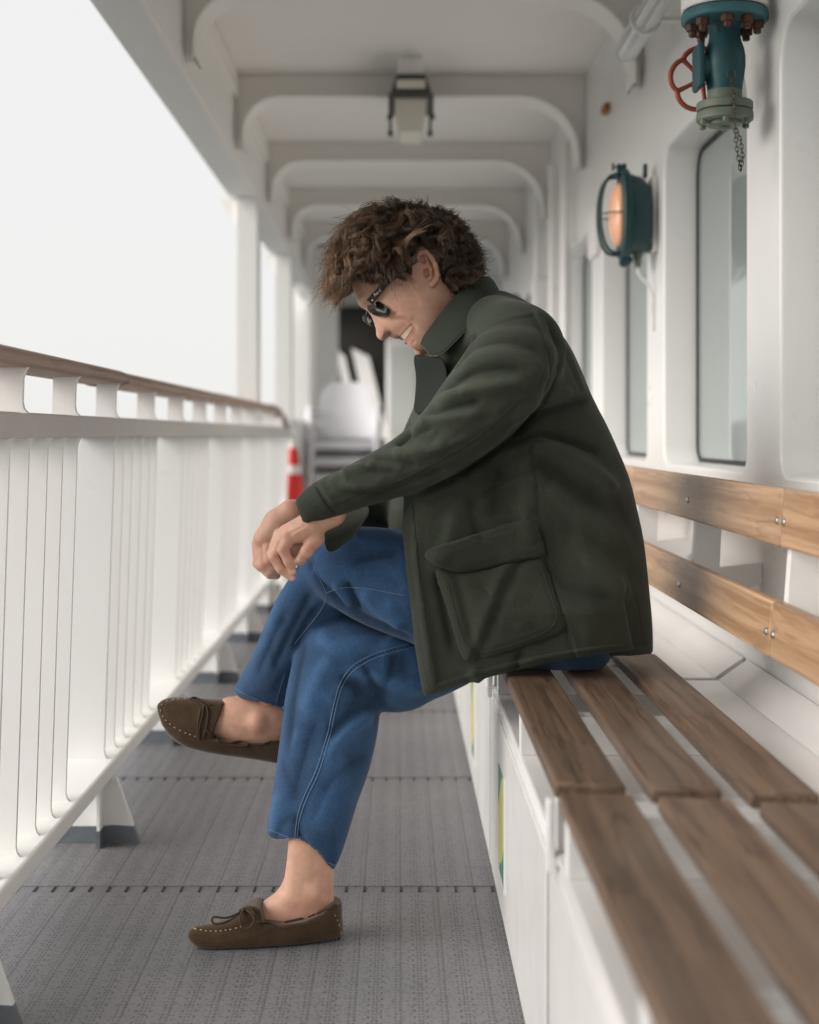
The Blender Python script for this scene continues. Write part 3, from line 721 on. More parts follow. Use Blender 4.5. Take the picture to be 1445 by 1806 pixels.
MB().add([(-0.012, 5.41, 2.2278), (0.112, 5.41, 2.2278), (0.112, 5.69, 2.2278), (-0.012, 5.69, 2.2278), (0.008, 5.43, 2.105), (0.092, 5.43, 2.105), (0.092, 5.67, 2.105), (0.008, 5.67, 2.105)],
         [(0, 1, 2, 3), (7, 6, 5, 4), (0, 4, 5, 1), (1, 5, 6, 2), (2, 6, 7, 3), (3, 7, 4, 0)]).build('glass_box', M['lantern_glass'], cl, 0)
for x in (-0.03, 0.13):
    for y in (5.40, 5.70):
        MB().tube([(x, y, 2.228), (x, y, 2.19), (x, y, 2.155)], 0.006, 8).build('clamp_bar', M['lantern_metal'], cl)
        MB().lathe([(0.011, 2.165), (0.011, 2.145)], (x, y, 0), 8).build('clamp_knob', M['lantern_metal'], cl)

# ---------------------------------------------------------------- tube light over the wall
t = NT('acrylic_tube'); t.set(color=(0.93, 0.95, 0.94), rough=0.06, trans=0.85, ior=1.3, coat=0.3); M['acrylic'] = t.m
tl = empty('tube_light', (0.655, 3.4, 2.02)); tag(tl, 'clear plastic tube light under the ceiling left of the valve', 'light')
tx, tz = 0.650, 2.035
MB().lathe([(0.001, 4.055), (0.02, 4.05), (0.030, 4.035), (0.034, 4.0), (0.034, 2.7), (0.03, 2.68)], (tx, 0, tz), 24, 'Y').build('clear_tube', M['acrylic'], tl, 60)
MB().lathe([(0.012, 3.98), (0.012, 2.75)], (tx, 0, tz), 14, 'Y').build('lamp_tube', M['white_gloss'], tl)
MB().box(tx - 0.02, tx + 0.02, 2.75, 3.97, tz + 0.0125, tz + 0.02).build('reflector', M['white'], tl, 0)
for y in (3.72, 2.95):
    pts = [Vector((tx + 0.0375 * math.cos(a), y, tz + 0.0375 * math.sin(a))) for a in [2 * math.pi * k / 24 for k in range(24)]]
    MB().tube(pts, 0.005, 6, closed=True).build('clamp_ring', M['white_gloss'], tl, 60)
    MB().box(tx + 0.037, 0.7566, y - 0.01, y + 0.01, tz - 0.006, tz + 0.006, 0.002).build('wall_bracket', M['white_gloss'], tl)

# ---------------------------------------------------------------- cone on its box
bx = MB().box(-0.70, -0.50, 8.52, 8.95, 0.0, 0.53, 0.012).build('white_deck_box', M['white']); tag(bx, 'white box standing under the traffic cone at the railing end', 'box')
cone = empty('traffic_cone', (-0.655, 8.72, 0.53)); tag(cone, 'red traffic cone with white band on the white box', 'cone')
M['cone_red'] = plain('cone_red', (0.62, 0.02, 0.018), 0.45); M['cone_white'] = plain('cone_white', (0.75, 0.74, 0.72), 0.4)
cp = (-0.645, 8.72, 0)
def cr(z): return 0.086 - (z - 0.54) / 0.40 * 0.074
def cseg(z0, z1, mat, nm): MB().lathe([(cr(z0), z0), (cr(z1), z1)], cp, 24).build(nm, mat, cone, 60)
MB().box(cp[0] - 0.09, cp[0] + 0.09, cp[1] - 0.09, cp[1] + 0.09, 0.5302, 0.545, 0.006).build('base', M['cone_red'], cone)
cseg(0.5451, 0.70, M['cone_red'], 'lower_shell'); cseg(0.7002, 0.755, M['cone_white'], 'white_band'); cseg(0.7552, 0.86, M['cone_red'], 'upper_shell'); cseg(0.8602, 0.94, M['cone_white'], 'tip')

# ---------------------------------------------------------------- stacked plastic chairs
M['plastic'] = plain('white_plastic', (0.66, 0.65, 0.68), 0.4, 0, 0.04, 8)
def chair():
    r_ = empty('plastic_chair', (0, 0, 0))
    def sheet(fn, nu, nv, th, nm):
        vs = []; fs = []
        for s in (0, 1):
            for i in range(nu + 1):
                for j in range(nv + 1):
                    p, n = fn(i / nu, j / nv); vs.append(Vector(p) + Vector(n) * (th * s))
        W = nv + 1; B = (nu + 1) * W
        for i in range(nu):
            for j in range(nv):
                a = i * W + j; fs += [(a, a + 1, a + W + 1, a + W), (B + a, B + a + W, B + a + W + 1, B + a + 1)]
        for i in range(nu):
            for j in (0, nv): a = i * W + j; fs.append((a, a + W, B + a + W, B + a))
        for j in range(nv):
            for i in (0, nu): a = i * W + j; fs.append((a, a + 1, B + a + 1, B + a))
        return MB().add(vs, fs).build(nm, M['plastic'], r_, 50)
    def seat(u, v): return ((u - 0.5) * 0.42, -0.22 + v * 0.42, 0.43 - 0.025 * math.sin(math.pi * u) * v - 0.03 * max(0, 0.15 - v) / 0.15), (0, 0, 1)
    sheet(seat, 8, 8, 0.006, 'seat')
    def back(u, v):
        w = 0.42 - 0.05 * v; rnd = 0.0
        top = 0.86 - 0.09 * (abs(u - 0.5) * 2) ** 4
        z = 0.45 + v * (top - 0.45)
        return ((u - 0.5) * w, 0.22 + 0.10 * v - 0.06 * (abs(u - 0.5) * 2) ** 2, z), (0, -1, 0)
    sheet(back, 12, 8, 0.006, 'backrest')
    for s in (-1, 1):
        MB().tube([(s * 0.235, -0.235, 0.0), (s * 0.225, -0.215, 0.42), (s * 0.235, -0.20, 0.62), (s * 0.24, -0.12, 0.655), (s * 0.24, 0.05, 0.655), (s * 0.22, 0.22, 0.64)], [0.018, 0.022, 0.022, 0.024, 0.024, 0.02], 8).build('arm_and_front_leg', M['plastic'], r_, 60)
        MB().tube([(s * 0.225, 0.30, 0.0), (s * 0.205, 0.22, 0.43), (s * 0.20, 0.24, 0.5)], 0.019, 8).build('rear_leg', M['plastic'], r_, 60)
    MB().box(-0.21, 0.21, -0.226, -0.212, 0.375, 0.432, 0.005).build('front_apron', M['plastic'], r_)
    return r_
c0 = chair(); c0.location = (-0.375, 10.1, 0.0)
cn = 5
names = ['bottom', 'second from the bottom', 'middle', 'second from the top', 'topmost']
for k in range(cn):
    c = c0 if k == 0 else copy_tree(c0, None, (0, -0.012 * k, 0.116 * k))
    tag(c, 'white plastic armchair, %s of the stack by the column' % names[k], 'chair', 'stacked white plastic chairs')
# ================================================================ sculpting helpers (signed fields on a grid -> surface)
class Grid:
    def __init__(s, lo, hi, h):
        s.h = h; s.lo = np.array(lo, float); s.n = np.ceil((np.array(hi) - s.lo) / h).astype(int) + 1
        s.ax = [(s.lo[i] + h * np.arange(s.n[i])).astype(np.float32) for i in range(3)]
        s.f = np.full(s.n, 0.25, np.float32)
    def sub(s, lo, hi):
        a = [int(max(0, math.floor((lo[i] - s.lo[i]) / s.h))) for i in range(3)]
        b = [int(min(s.n[i], math.ceil((hi[i] - s.lo[i]) / s.h) + 1)) for i in range(3)]
        sl = tuple(slice(a[i], max(a[i], b[i])) for i in range(3))
        X = s.ax[0][sl[0]][:, None, None]; Y = s.ax[1][sl[1]][None, :, None]; Z = s.ax[2][sl[2]][None, None, :]
        return sl, X, Y, Z
    def union(s, sl, d, k=0.0):
        a = s.f[sl]
        if k > 0:
            h = np.clip(0.5 + 0.5 * (a - d) / k, 0, 1); s.f[sl] = a + (d - a) * h - k * h * (1 - h)
        else: s.f[sl] = np.minimum(a, d)
    def carve(s, sl, d, k=0.0):
        a = -s.f[sl]
        if k > 0:
            h = np.clip(0.5 + 0.5 * (a - d) / k, 0, 1); s.f[sl] = -(a + (d - a) * h - k * h * (1 - h))
        else: s.f[sl] = -np.minimum(a, d)
    def cone(s, a, b, ra, rb, k=0.01, cut=False, flat=None):
        a, b = np.array(a, float), np.array(b, float); m = max(ra, rb) + max(k, s.h * 3) + 0.01
        sl, X, Y, Z = s.sub(np.minimum(a, b) - m, np.maximum(a, b) + m)
        d = b - a; L2 = max(d @ d, 1e-12)
        t = np.clip(((X - a[0]) * d[0] + (Y - a[1]) * d[1] + (Z - a[2]) * d[2]) / L2, 0, 1)
        q = np.sqrt((X - a[0] - t * d[0]) ** 2 + (Y - a[1] - t * d[1]) ** 2 + (Z - a[2] - t * d[2]) ** 2) - (ra + (rb - ra) * t)
        (s.carve if cut else s.union)(sl, q, k)
    def chain(s, pts, rs, k=0.01, cut=False):
        for i in range(len(pts) - 1): s.cone(pts[i], pts[i + 1], rs[i], rs[i + 1], k, cut)
    def ell(s, c, r, k=0.01, cut=False, rot=None):
        c = np.array(c, float); r = np.array(r, float); m = max(r) + max(k, s.h * 3) + 0.008
        sl, X, Y, Z = s.sub(c - m, c + m); x, y, z = X - c[0], Y - c[1], Z - c[2]
        if rot is not None:
            Rm = np.array(rot.to_matrix().transposed()) if hasattr(rot, 'to_matrix') else np.array(rot)
            x, y, z = (Rm[i][0] * x + Rm[i][1] * y + Rm[i][2] * z for i in range(3))
        q = np.sqrt((x / r[0]) ** 2 + (y / r[1]) ** 2 + (z / r[2]) ** 2)
        d = (q - 1) * min(r) * (0.5 + 0.5 * np.clip(q, 0, 1))
        (s.carve if cut else s.union)(sl, d, k)

def seg_sdf(poly, A, B):
    """signed distance (negative inside) to polygon in the plane, A,B 1D axes -> 2D"""
    P_ = np.array(poly, float); n = len(P_)
    X = A[:, None].astype(np.float64); Z = B[None, :].astype(np.float64)
    D = np.full((len(A), len(B)), 1e9); ins = np.zeros((len(A), len(B)), bool)
    for i in range(n):
        a, b = P_[i], P_[(i + 1) % n]; e = b - a
        t = np.clip(((X - a[0]) * e[0] + (Z - a[1]) * e[1]) / max(e @ e, 1e-12), 0, 1)
        D = np.minimum(D, (X - a[0] - t * e[0]) ** 2 + (Z - a[1] - t * e[1]) ** 2)
        c = ((a[1] > Z) != (b[1] > Z)); den = (b[1] - a[1]) if abs(b[1] - a[1]) > 1e-12 else 1e-12
        ins ^= c & (X < (b[0] - a[0]) * (Z - a[1]) / den + a[0])
    D = np.sqrt(D); return np.where(ins, -D, D)

def smooth_poly(pts, it=2):
    p = [np.array(q, float) for q in pts]
    for _ in range(it):
        q = []
        for i in range(len(p)):
            a, b = p[i], p[(i + 1) % len(p)]; q += [a * 0.75 + b * 0.25, a * 0.25 + b * 0.75]
        p = q
    return p

def blur2(a, it=1):
    for _ in range(it):
        p = np.pad(a, 1, mode='edge'); a = (p[1:-1, 1:-1] * 2 + p[:-2, 1:-1] + p[2:, 1:-1] + p[1:-1, :-2] + p[1:-1, 2:]) / 6
    return a

def inflate_field(poly, A, B):
    """smooth height-like field u: >0 inside the outline, sqrt(u) ~ half thickness of a round body"""
    D = -seg_sdf(poly, A, B); h = float(A[1] - A[0])
    def solve(mask, h, u, it):
        w = 1.88
        n0, n1 = mask.shape; ii, jj = np.meshgrid(np.arange(n0), np.arange(n1), indexing='ij'); red = ((ii + jj) % 2 == 0) & mask; blk = ((ii + jj) % 2 == 1) & mask
        for k in range(it):
            for c in (red, blk):
                p = np.pad(u, 1); g = (p[:-2, 1:-1] + p[2:, 1:-1] + p[1:-1, :-2] + p[1:-1, 2:] + 2 * h * h) / 4
                u[c] += w * (g - u)[c]
        return u
    st = max(1, int(round(min(D.shape) / 70)))
    uc = solve(D[::st, ::st] > 0, h * st, np.zeros(D[::st, ::st].shape), 130)
    if st > 1:
        i0 = np.clip(np.arange(D.shape[0]) / st, 0, uc.shape[0] - 1.001); j0 = np.clip(np.arange(D.shape[1]) / st, 0, uc.shape[1] - 1.001)
        a, b = i0.astype(int), j0.astype(int); fa, fb = (i0 - a)[:, None], (j0 - b)[None, :]
        u = uc[np.ix_(a, b)] * (1 - fa) * (1 - fb) + uc[np.ix_(a + 1, b)] * fa * (1 - fb) + uc[np.ix_(a, b + 1)] * (1 - fa) * fb + uc[np.ix_(a + 1, b + 1)] * fa * fb
        u[D <= 0] = 0; u = solve(D > 0, h, u, 40)
    else: u = uc
    ok = D > 2.0 * h * (st if st > 1 else 1); ok = ok if ok.any() else D > 0
    r = np.where(ok, u / np.maximum(D, 1e-6), 0.0); wgt = ok.astype(float)
    rr, ww = r.copy(), wgt.copy()
    for it in range(60):
        rb, wb = blur2(rr), blur2(ww); m = ~ok
        rr = np.where(m, rb, rr); ww = np.where(m, wb, ww)
    ext = np.where(ww > 1e-9, rr / np.maximum(ww, 1e-9), 0); good = ww > 1e-9
    ext = np.where(good, ext, ext[good].mean() if good.any() else 0.05)
    ext = blur2(ext, 3)
    return ext * D, D

def to_world_poly(px, Yf):
    out = []
    for (x, y) in px:
        Y = Yf(x, y); p = P(x, y, Y); out.append((p.x, p.z, Y))
    return out

def inflate(g, px, Y, T, k=0.012, it=2, cap=None, cutpoly=None, zmin=None, power=1.0):
    """px outline at depth Y (number or function of px,py) blown up to half thickness T"""
    Yf = Y if callable(Y) else (lambda a, b: Y)
    wp = to_world_poly(smooth_poly(px, it) if it else px, Yf); wp = np.array(wp)
    A_ = np.c_[wp[:, 0], wp[:, 1], np.ones(len(wp))]; co_, *_ = np.linalg.lstsq(A_, wp[:, 2], rcond=None)
    m = 0.03
    lo = (wp[:, 0].min() - m, wp[:, 2].min() - T - m, wp[:, 1].min() - m); hi = (wp[:, 0].max() + m, wp[:, 2].max() + T + m, wp[:, 1].max() + m)
    sl, X, Yg, Z = g.sub(lo, hi)
    u, D = inflate_field(wp[:, :2], X[:, 0, 0], Z[0, 0, :])
    um = u.max(); u = np.where(u > 0, um * (np.maximum(u, 0) / um) ** power, u)
    kk = T * T / um
    y0 = co_[0] * X + co_[1] * Z + co_[2]; yy = Yg - y0
    F = (yy ** 2 - (kk * u)[:, None, :]) / (2 * T)
    if cutpoly is not None:
        cp_ = to_world_poly(cutpoly, Yf); cd = seg_sdf([c[:2] for c in cp_], X[:, 0, 0], Z[0, 0, :]); F = np.maximum(F, cd[:, None, :])
    if zmin is not None: F = np.maximum(F, zmin - Z)
    g.union(sl, F.astype(np.float32), k); return sl

def slab(g, px, Yf, th, k=0.012, it=1):
    """sheet of half thickness th following depth Yf(px,py) inside the outline"""
    wp = np.array(to_world_poly(smooth_poly(px, it) if it else px, Yf)); m = 0.03
    lo = (wp[:, 0].min() - m, wp[:, 2].min() - 0.1, wp[:, 1].min() - m); hi = (wp[:, 0].max() + m, wp[:, 2].max() + 0.1, wp[:, 1].max() + m)
    sl, X, Yg, Z = g.sub(lo, hi)
    D = seg_sdf(wp[:, :2], X[:, 0, 0], Z[0, 0, :])
    Yc = np.full(D.shape, float(wp[:, 2].mean()))
    for _ in range(3): Yc = Yf(PX0 + X[:, :, 0] * FPX / Yc, PY0 + (ZC - Z[:, 0, :]) * FPX / Yc)
    q = np.abs(Yg - Yc[:, None, :]) - th; e = D[:, None, :] + th
    F = np.sqrt((q + th) ** 2 + np.maximum(e, 0) ** 2) - th
    g.union(sl, F.astype(np.float32), k)

def nets(g):
    f = g.f; n = np.array(f.shape); S = f < 0
    c = np.zeros(n - 1, np.uint8)
    for i in (0, 1):
        for j in (0, 1):
            for k in (0, 1): c += S[i:n[0] - 1 + i, j:n[1] - 1 + j, k:n[2] - 1 + k]
    act = np.argwhere((c > 0) & (c < 8)); idx = np.full(n - 1, -1, np.int64); idx[tuple(act.T)] = np.arange(len(act))
    acc = np.zeros((len(act), 3)); cnt = np.zeros(len(act))
    cor = [(i, j, k) for i in (0, 1) for j in (0, 1) for k in (0, 1)]
    val = {q: f[act[:, 0] + q[0], act[:, 1] + q[1], act[:, 2] + q[2]] for q in cor}
    for a in cor:
        for ax in range(3):
            if a[ax] == 0:
                b = list(a); b[ax] = 1; b = tuple(b); va_, vb = val[a], val[b]; m = (va_ < 0) != (vb < 0)
                t = np.where(m, va_ / np.where(m, va_ - vb, 1), 0); p = np.array(a, float)[None] + np.zeros((len(act), 3)); p[:, ax] += t
                acc += p * m[:, None]; cnt += m
    V = g.lo + (act + acc / np.maximum(cnt, 1)[:, None]) * g.h
    F = []
    for ax in range(3):
        o = [i for i in range(3) if i != ax]
        sl0 = [slice(1, n[i] - 1) for i in range(3)]; sl0[ax] = slice(0, n[ax] - 1); sl1 = list(sl0); sl1[ax] = slice(1, n[ax])
        a, b = S[tuple(sl0)], S[tuple(sl1)]; w = np.argwhere(a != b)
        if not len(w): continue
        fl = a[tuple(w.T)]; base = w.copy(); base[:, o] += 1
        def cell_(d0, d1): q = base.copy(); q[:, o[0]] -= d0; q[:, o[1]] -= d1; return idx[tuple(q.T)]
        quad = np.stack([cell_(1, 1), cell_(0, 1), cell_(0, 0), cell_(1, 0)], 1)
        if ax == 1: fl = ~fl
        quad[~fl] = quad[~fl][:, ::-1]; F.append(quad)
    F = np.concatenate(F); F = F[(F >= 0).all(1)]
    return V, F

def edges_of(F):
    e = np.concatenate([F[:, [0, 1]], F[:, [1, 2]], F[:, [2, 3]], F[:, [3, 0]]]); return e
def relax(V, F, it=2, lam=0.5):
    e = edges_of(F); n = len(V); deg = np.bincount(np.r_[e[:, 0], e[:, 1]], minlength=n).astype(float)
    for _ in range(it):
        a = np.zeros_like(V)
        for d in range(3): a[:, d] = np.bincount(e[:, 0], V[e[:, 1], d], n) + np.bincount(e[:, 1], V[e[:, 0], d], n)
        V = V + lam * (a / np.maximum(deg, 1)[:, None] - V)
    return V
def normals(V, F):
    nn = np.cross(V[F[:, 2]] - V[F[:, 0]], V[F[:, 3]] - V[F[:, 1]]); N = np.zeros_like(V)
    for k in range(4):
        for d in range(3): N[:, d] += np.bincount(F[:, k], nn[:, d], len(V))
    return N / np.maximum(np.linalg.norm(N, axis=1), 1e-12)[:, None]
def proj(V): return np.stack([PX0 + V[:, 0] * FPX / V[:, 1], PY0 - (V[:, 2] - ZC) * FPX / V[:, 1]], 1)
def pl_dist(Q, pl):
    """distance of points to a polyline and the running parameter 0..1"""
    d = np.full(len(Q), 1e9); s = np.zeros(len(Q)); m = len(pl) - 1
    for i in range(m):
        a, b = np.array(pl[i], float), np.array(pl[i + 1], float); e = b - a
        t = np.clip(((Q - a) @ e) / max(e @ e, 1e-9), 0, 1); q = np.linalg.norm(Q - a - t[:, None] * e, axis=1)
        u = q < d; d[u] = q[u]; s[u] = (i + t[u]) / m
    return d, s
def facing(V, N):
    v = V - np.array([0, 0, ZC]); v /= np.linalg.norm(v, axis=1)[:, None]; return np.clip(-(v * N).sum(1) * 2.2, 0, 1)
def crease(V, N, pl, amp, w, fade=True, w2=None):
    """fold along a line seen in the picture: raises (amp>0) or sinks the cloth on the visible side"""
    Q = proj(V); d, s = pl_dist(Q, pl); f = facing(V, N)
    g = np.exp(-(d / w) ** 2) if amp > 0 else 0.55 * np.exp(-(d / w) ** 2) + 0.45 * np.exp(-d / (0.45 * w))
    if fade: g *= np.clip(np.sin(np.pi * np.clip(s * 0.9 + 0.05, 0, 1)) * 1.5, 0, 1)
    return (amp * g * f)[:, None] * N
def wav(V, f, seed):
    r = np.random.default_rng(seed); o = np.zeros(len(V))
    for _ in range(7):
        k = r.normal(size=3); k = k / np.linalg.norm(k) * f * r.uniform(0.6, 1.6); o += np.sin(V @ k + r.uniform(0, 6.28)) / 7
    return o
def to_mesh(name, V, F, smooth=True):
    me = bpy.data.meshes.new(name); me.vertices.add(len(V)); me.vertices.foreach_set('co', V.astype(np.float32).ravel())
    me.loops.add(F.size); me.loops.foreach_set('vertex_index', F.astype(np.int32).ravel())
    me.polygons.add(len(F)); me.polygons.foreach_set('loop_start', (np.arange(len(F)) * F.shape[1]).astype(np.int32))
    me.polygons.foreach_set('use_smooth', np.ones(len(F), bool)); me.update(calc_edges=True); me.validate(); return me
def set_col(me, C, name='Col'):
    a = me.color_attributes.new(name, 'FLOAT_COLOR', 'POINT'); C = np.c_[C, np.ones(len(C))].astype(np.float32); a.data.foreach_set('color', C.ravel())
class Surf:
    def __init__(s, V, F): s.b = BVHTree.FromPolygons([Vector(v) for v in V], [tuple(f) for f in F])
    def hit(s, x, y):
        d = P(x, y, 1.0) - Vector((0, 0, ZC)); d.normalize(); h = s.b.ray_cast(Vector((0, 0, ZC)), d)
        return (h[0], h[1]) if h[0] is not None else (None, None)
def patch(surf, poly, thick, step=5.0, bulge=0.0, sub=1, edge=5.0, lift=0.0, fn=None, jitter=0):
    """cloth piece lying on a surface: outline in picture coordinates, real thickness, rounded rim"""
    pl = np.array(smooth_poly(poly, sub) if sub else poly, float); lo, hi = pl.min(0) - step, pl.max(0) + step
    A = np.arange(lo[0], hi[0] + step, step); B = np.arange(lo[1], hi[1] + step, step)
    D = -seg_sdf(pl, A, B)
    gx = (D[2:, 1:-1] - D[:-2, 1:-1]) / 2; gy = (D[1:-1, 2:] - D[1:-1, :-2]) / 2
    vid = {}; vs = []; top = []; bot = []
    for i in range(1, len(A) - 1):
        for j in range(1, len(B) - 1):
            if D[i, j] > -step * 1.42:
                x, y, d = A[i], B[j], D[i, j]
                if d < 0:
                    g_ = np.array([gx[i - 1, j - 1], gy[i - 1, j - 1]]) / step; n_ = np.linalg.norm(g_)
                    if n_ > 1e-6: x, y = x - d * g_[0] / n_, y - d * g_[1] / n_
                    d = 0.0
                h, n = surf.hit(x, y)
                if h is None: continue
                e = min(d / edge, 1.0); e = math.sqrt(max(0, 1 - (1 - e) ** 2))
                t_ = lift + thick * (0.25 + 0.75 * e) + bulge * min(d / (edge * 5), 1.0) ** 0.8 + (fn(x, y) if fn else 0)
                vid[(i, j)] = len(top); top.append(h + n * t_); bot.append(h - n * 0.004)
    nt_ = len(top); fs = []; cnt = {}
    for (i, j) in vid:
        q = [(i, j), (i + 1, j), (i + 1, j + 1), (i, j + 1)]
        if all(k in vid for k in q):
            a = [vid[k] for k in q]
            P4 = [top[k] for k in a]
            if max((P4[0] - P4[2]).length, (P4[1] - P4[3]).length) > step * 0.006: continue
            fs.append(tuple(a[::-1])); fs.append(tuple(k + nt_ for k in a))
            for m in range(4):
                e = (a[m], a[(m + 1) % 4])
                if (e[1], e[0]) in cnt: cnt.pop((e[1], e[0]))
                else: cnt[e] = 1
    for (a, b) in cnt: fs.append((a, b, b + nt_, a + nt_))
    return MB().add(top + bot, fs)
def stitch(surf, pl, r=0.0006, dash=None, lift=0.0008, step=4.0, mb=None):
    """thread or seam laid on a surface along a line in picture coordinates"""
    mb = mb or MB(); pts = []
    for a, b in zip(pl, pl[1:]):
        a, b = np.array(a, float), np.array(b, float); n = max(1, int(np.linalg.norm(b - a) / step))
        pts += [a + (b - a) * i / n for i in range(n)]
    pts.append(np.array(pl[-1], float)); run = []; prev = None
    def flush(run):
        if len(run) > 1: mb.tube(run, r, 5)
    for i, q in enumerate(pts):
        h, n = surf.hit(q[0], q[1])
        if h is None or (prev is not None and (h - prev).length > 0.03): flush(run); run = []; prev = h; continue
        run.append(h + n * lift); prev = h
        if dash and len(run) == dash[0]: flush(run); run = []
        elif dash and len(run) == 1 and dash[1] and i % (dash[0] + dash[1]) == 0: run = []
    flush(run); return mb
def smooth_line(pl, it=2):
    p = [np.array(q, float) for q in pl]
    for _ in range(it):
        q = [p[0]]
        for a, b in zip(p, p[1:]): q += [a * 0.75 + b * 0.25, a * 0.25 + b * 0.75]
        q.append(p[-1]); p = q
    return p
# ================================================================ the seated person
man = empty('person', (0.3, 2.75, 0.0))
tag(man, 'person in olive jacket, blue jeans and sunglasses, smiling down, legs crossed on the bench', 'person')

# ---- cloth materials
def twill(name, dark, light, sc=900, rough=0.85, bump=0.35, sheen=0.25, ang=0.6, fuzz=0.5, wear=False):
    t = NT(name); c = t.co('Object'); mp = t.n('Mapping'); mp.inputs['Rotation'].default_value = (0.3, ang, 0.2); t.l(c, mp.inputs[0])
    w = t.n('TexWave'); w.inputs['Scale'].default_value = sc / 6.28; w.inputs['Distortion'].default_value = 1.5; w.inputs['Detail'].default_value = 2; t.l(mp.outputs[0], w.inputs['Vector'])
    n1 = t.noise(c, 9, 5); n2 = t.noise(c, 260, 5, 0.75)
    k = t.math('ADD', t.math('ADD', t.math('MULTIPLY', n1, 0.22), 0.14), t.math('ADD', t.math('MULTIPLY', n2, fuzz), t.math('MULTIPLY', w.outputs['Fac'], 0.22)))
    base = t.ramp(k, [(0.46, dark), (0.80, light)])
    if wear:                                            # rubbed ridges of the folds are paler, the sunk folds darker
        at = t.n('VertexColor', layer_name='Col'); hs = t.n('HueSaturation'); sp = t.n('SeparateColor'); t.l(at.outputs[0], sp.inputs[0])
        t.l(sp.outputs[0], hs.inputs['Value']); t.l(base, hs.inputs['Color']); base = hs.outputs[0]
    t.set(color=base, rough=rough, sheen=sheen, sheenr=0.5, spec=0.2)
    t.bump(t.math('ADD', w.outputs['Fac'], t.math('MULTIPLY', n2, 1.3)), bump, 0.0006); return t.m
M['jacket'] = twill('olive_cotton', (0.019, 0.0240, 0.0165), (0.050, 0.057, 0.041), sheen=0.1, wear=True)
M['jacket_shaded'] = twill('olive_cotton_shaded', (0.012, 0.017, 0.011), (0.030, 0.037, 0.026), sheen=0.06)  # jacket cotton with the collar's shade put into its colour
M['jacket_flat'] = twill('olive_cotton_piece', (0.019, 0.0240, 0.0165), (0.050, 0.057, 0.041), sheen=0.1)
M['denim_flat'] = twill('blue_denim_piece', (0.010, 0.030, 0.078), (0.05, 0.115, 0.22), 1300, 0.9, 0.5, 0.1, fuzz=0.8)
M['thread'] = plain('olive_thread', (0.03, 0.034, 0.024), 0.9)
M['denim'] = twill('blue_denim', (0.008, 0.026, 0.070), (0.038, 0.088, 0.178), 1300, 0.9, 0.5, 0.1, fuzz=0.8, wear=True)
M['denim_thread'] = plain('denim_thread', (0.11, 0.18, 0.30), 0.9)
M['denim_dark'] = plain('denim_seam', (0.016, 0.045, 0.11), 0.9)
t = NT('brown_suede'); c = t.co('Object'); n1 = t.noise(c, 25, 5, 0.7); n2 = t.noise(c, 900, 3)
t.set(color=t.ramp(t.math('ADD', t.math('MULTIPLY', n1, 0.6), t.math('MULTIPLY', n2, 0.4)), [(0.35, (0.042, 0.025, 0.014)), (0.7, (0.098, 0.062, 0.037))]), rough=0.95, sheen=0.35, sheenr=0.4, spec=0.15)
t.bump(n2, 0.4, 0.0006); M['suede'] = t.m
M['suede_dark'] = plain('suede_lace', (0.05, 0.03, 0.017), 0.9); M['cream_thread'] = plain('cream_thread', (0.42, 0.35, 0.24), 0.9)
t = NT('skin'); at = t.n('VertexColor', layer_name='Col'); c = t.co('Object'); n1 = t.noise(c, 350, 4); n2 = t.noise(c, 40, 4)
sp = t.mix(t.ramp(n2, [(0.3, (0.93, 0.9, 0.88)), (0.7, (1.05, 1.04, 1.03))]), (0, 0, 0), at.outputs[0]); mm = t.n('Mix'); mm.data_type = 'RGBA'; mm.blend_type = 'MULTIPLY'; mm.inputs[0].default_value = 1
n6 = t.noise(c, 22, 5, 0.65); n7 = t.noise(c, 1500, 2); skc = t.mix(t.ramp(n6, [(0.42, (0, 0, 0)), (0.68, (0.30,) * 3)]), at.outputs[0], (0.50, 0.20, 0.15)); skc = t.mix(t.ramp(n7, [(0.55, (0, 0, 0)), (0.75, (0.25,) * 3)]), skc, (0.28, 0.15, 0.11))
t.l(skc, mm.inputs[6]); t.l(t.ramp(n2, [(0.3, (0.86, 0.83, 0.82)), (0.7, (1.06, 1.05, 1.04))]), mm.inputs[7])
t.set(color=mm.outputs[2], rough=0.48, sss=0.12, sssr=(1.0, 0.35, 0.2), ssss=0.006, spec=0.4); t.bump(n1, 0.25, 0.0006); M['skin'] = t.m

# ---------------------------------------------------------------- jeans
g = Grid((-0.36, 2.50, 0.10), (0.56, 3.02, 0.86), 0.0045)
# right leg (foot on the deck)
RT = [(535, 1128), (575, 1094), (632, 1082), (728, 1115), (900, 1090), (1040, 1060), (1075, 1120), (1060, 1158), (980, 1160), (884, 1160), (840, 1196), (790, 1222), (760, 1234), (735, 1249), (700, 1255), (665, 1252), (610, 1230), (545, 1180)]
inflate(g, RT, lambda a, b: 2.735 + (a - 560) * 0.00016, 0.088, 0.01)
RS = [(536, 1126), (575, 1094), (632, 1083), (680, 1110), (690, 1190), (670, 1250), (666, 1290), (656, 1340), (641, 1390), (626, 1430), (609, 1490), (590, 1537), (575, 1532), (548, 1516), (524, 1499), (512, 1489), (492, 1481), (469, 1472), (474, 1440), (481, 1400), (491, 1330), (500, 1255), (509, 1200), (520, 1152)]
inflate(g, RS, lambda a, b: 2.735 - (b - 1130) * 0.00014, 0.082, 0.012, it=1)
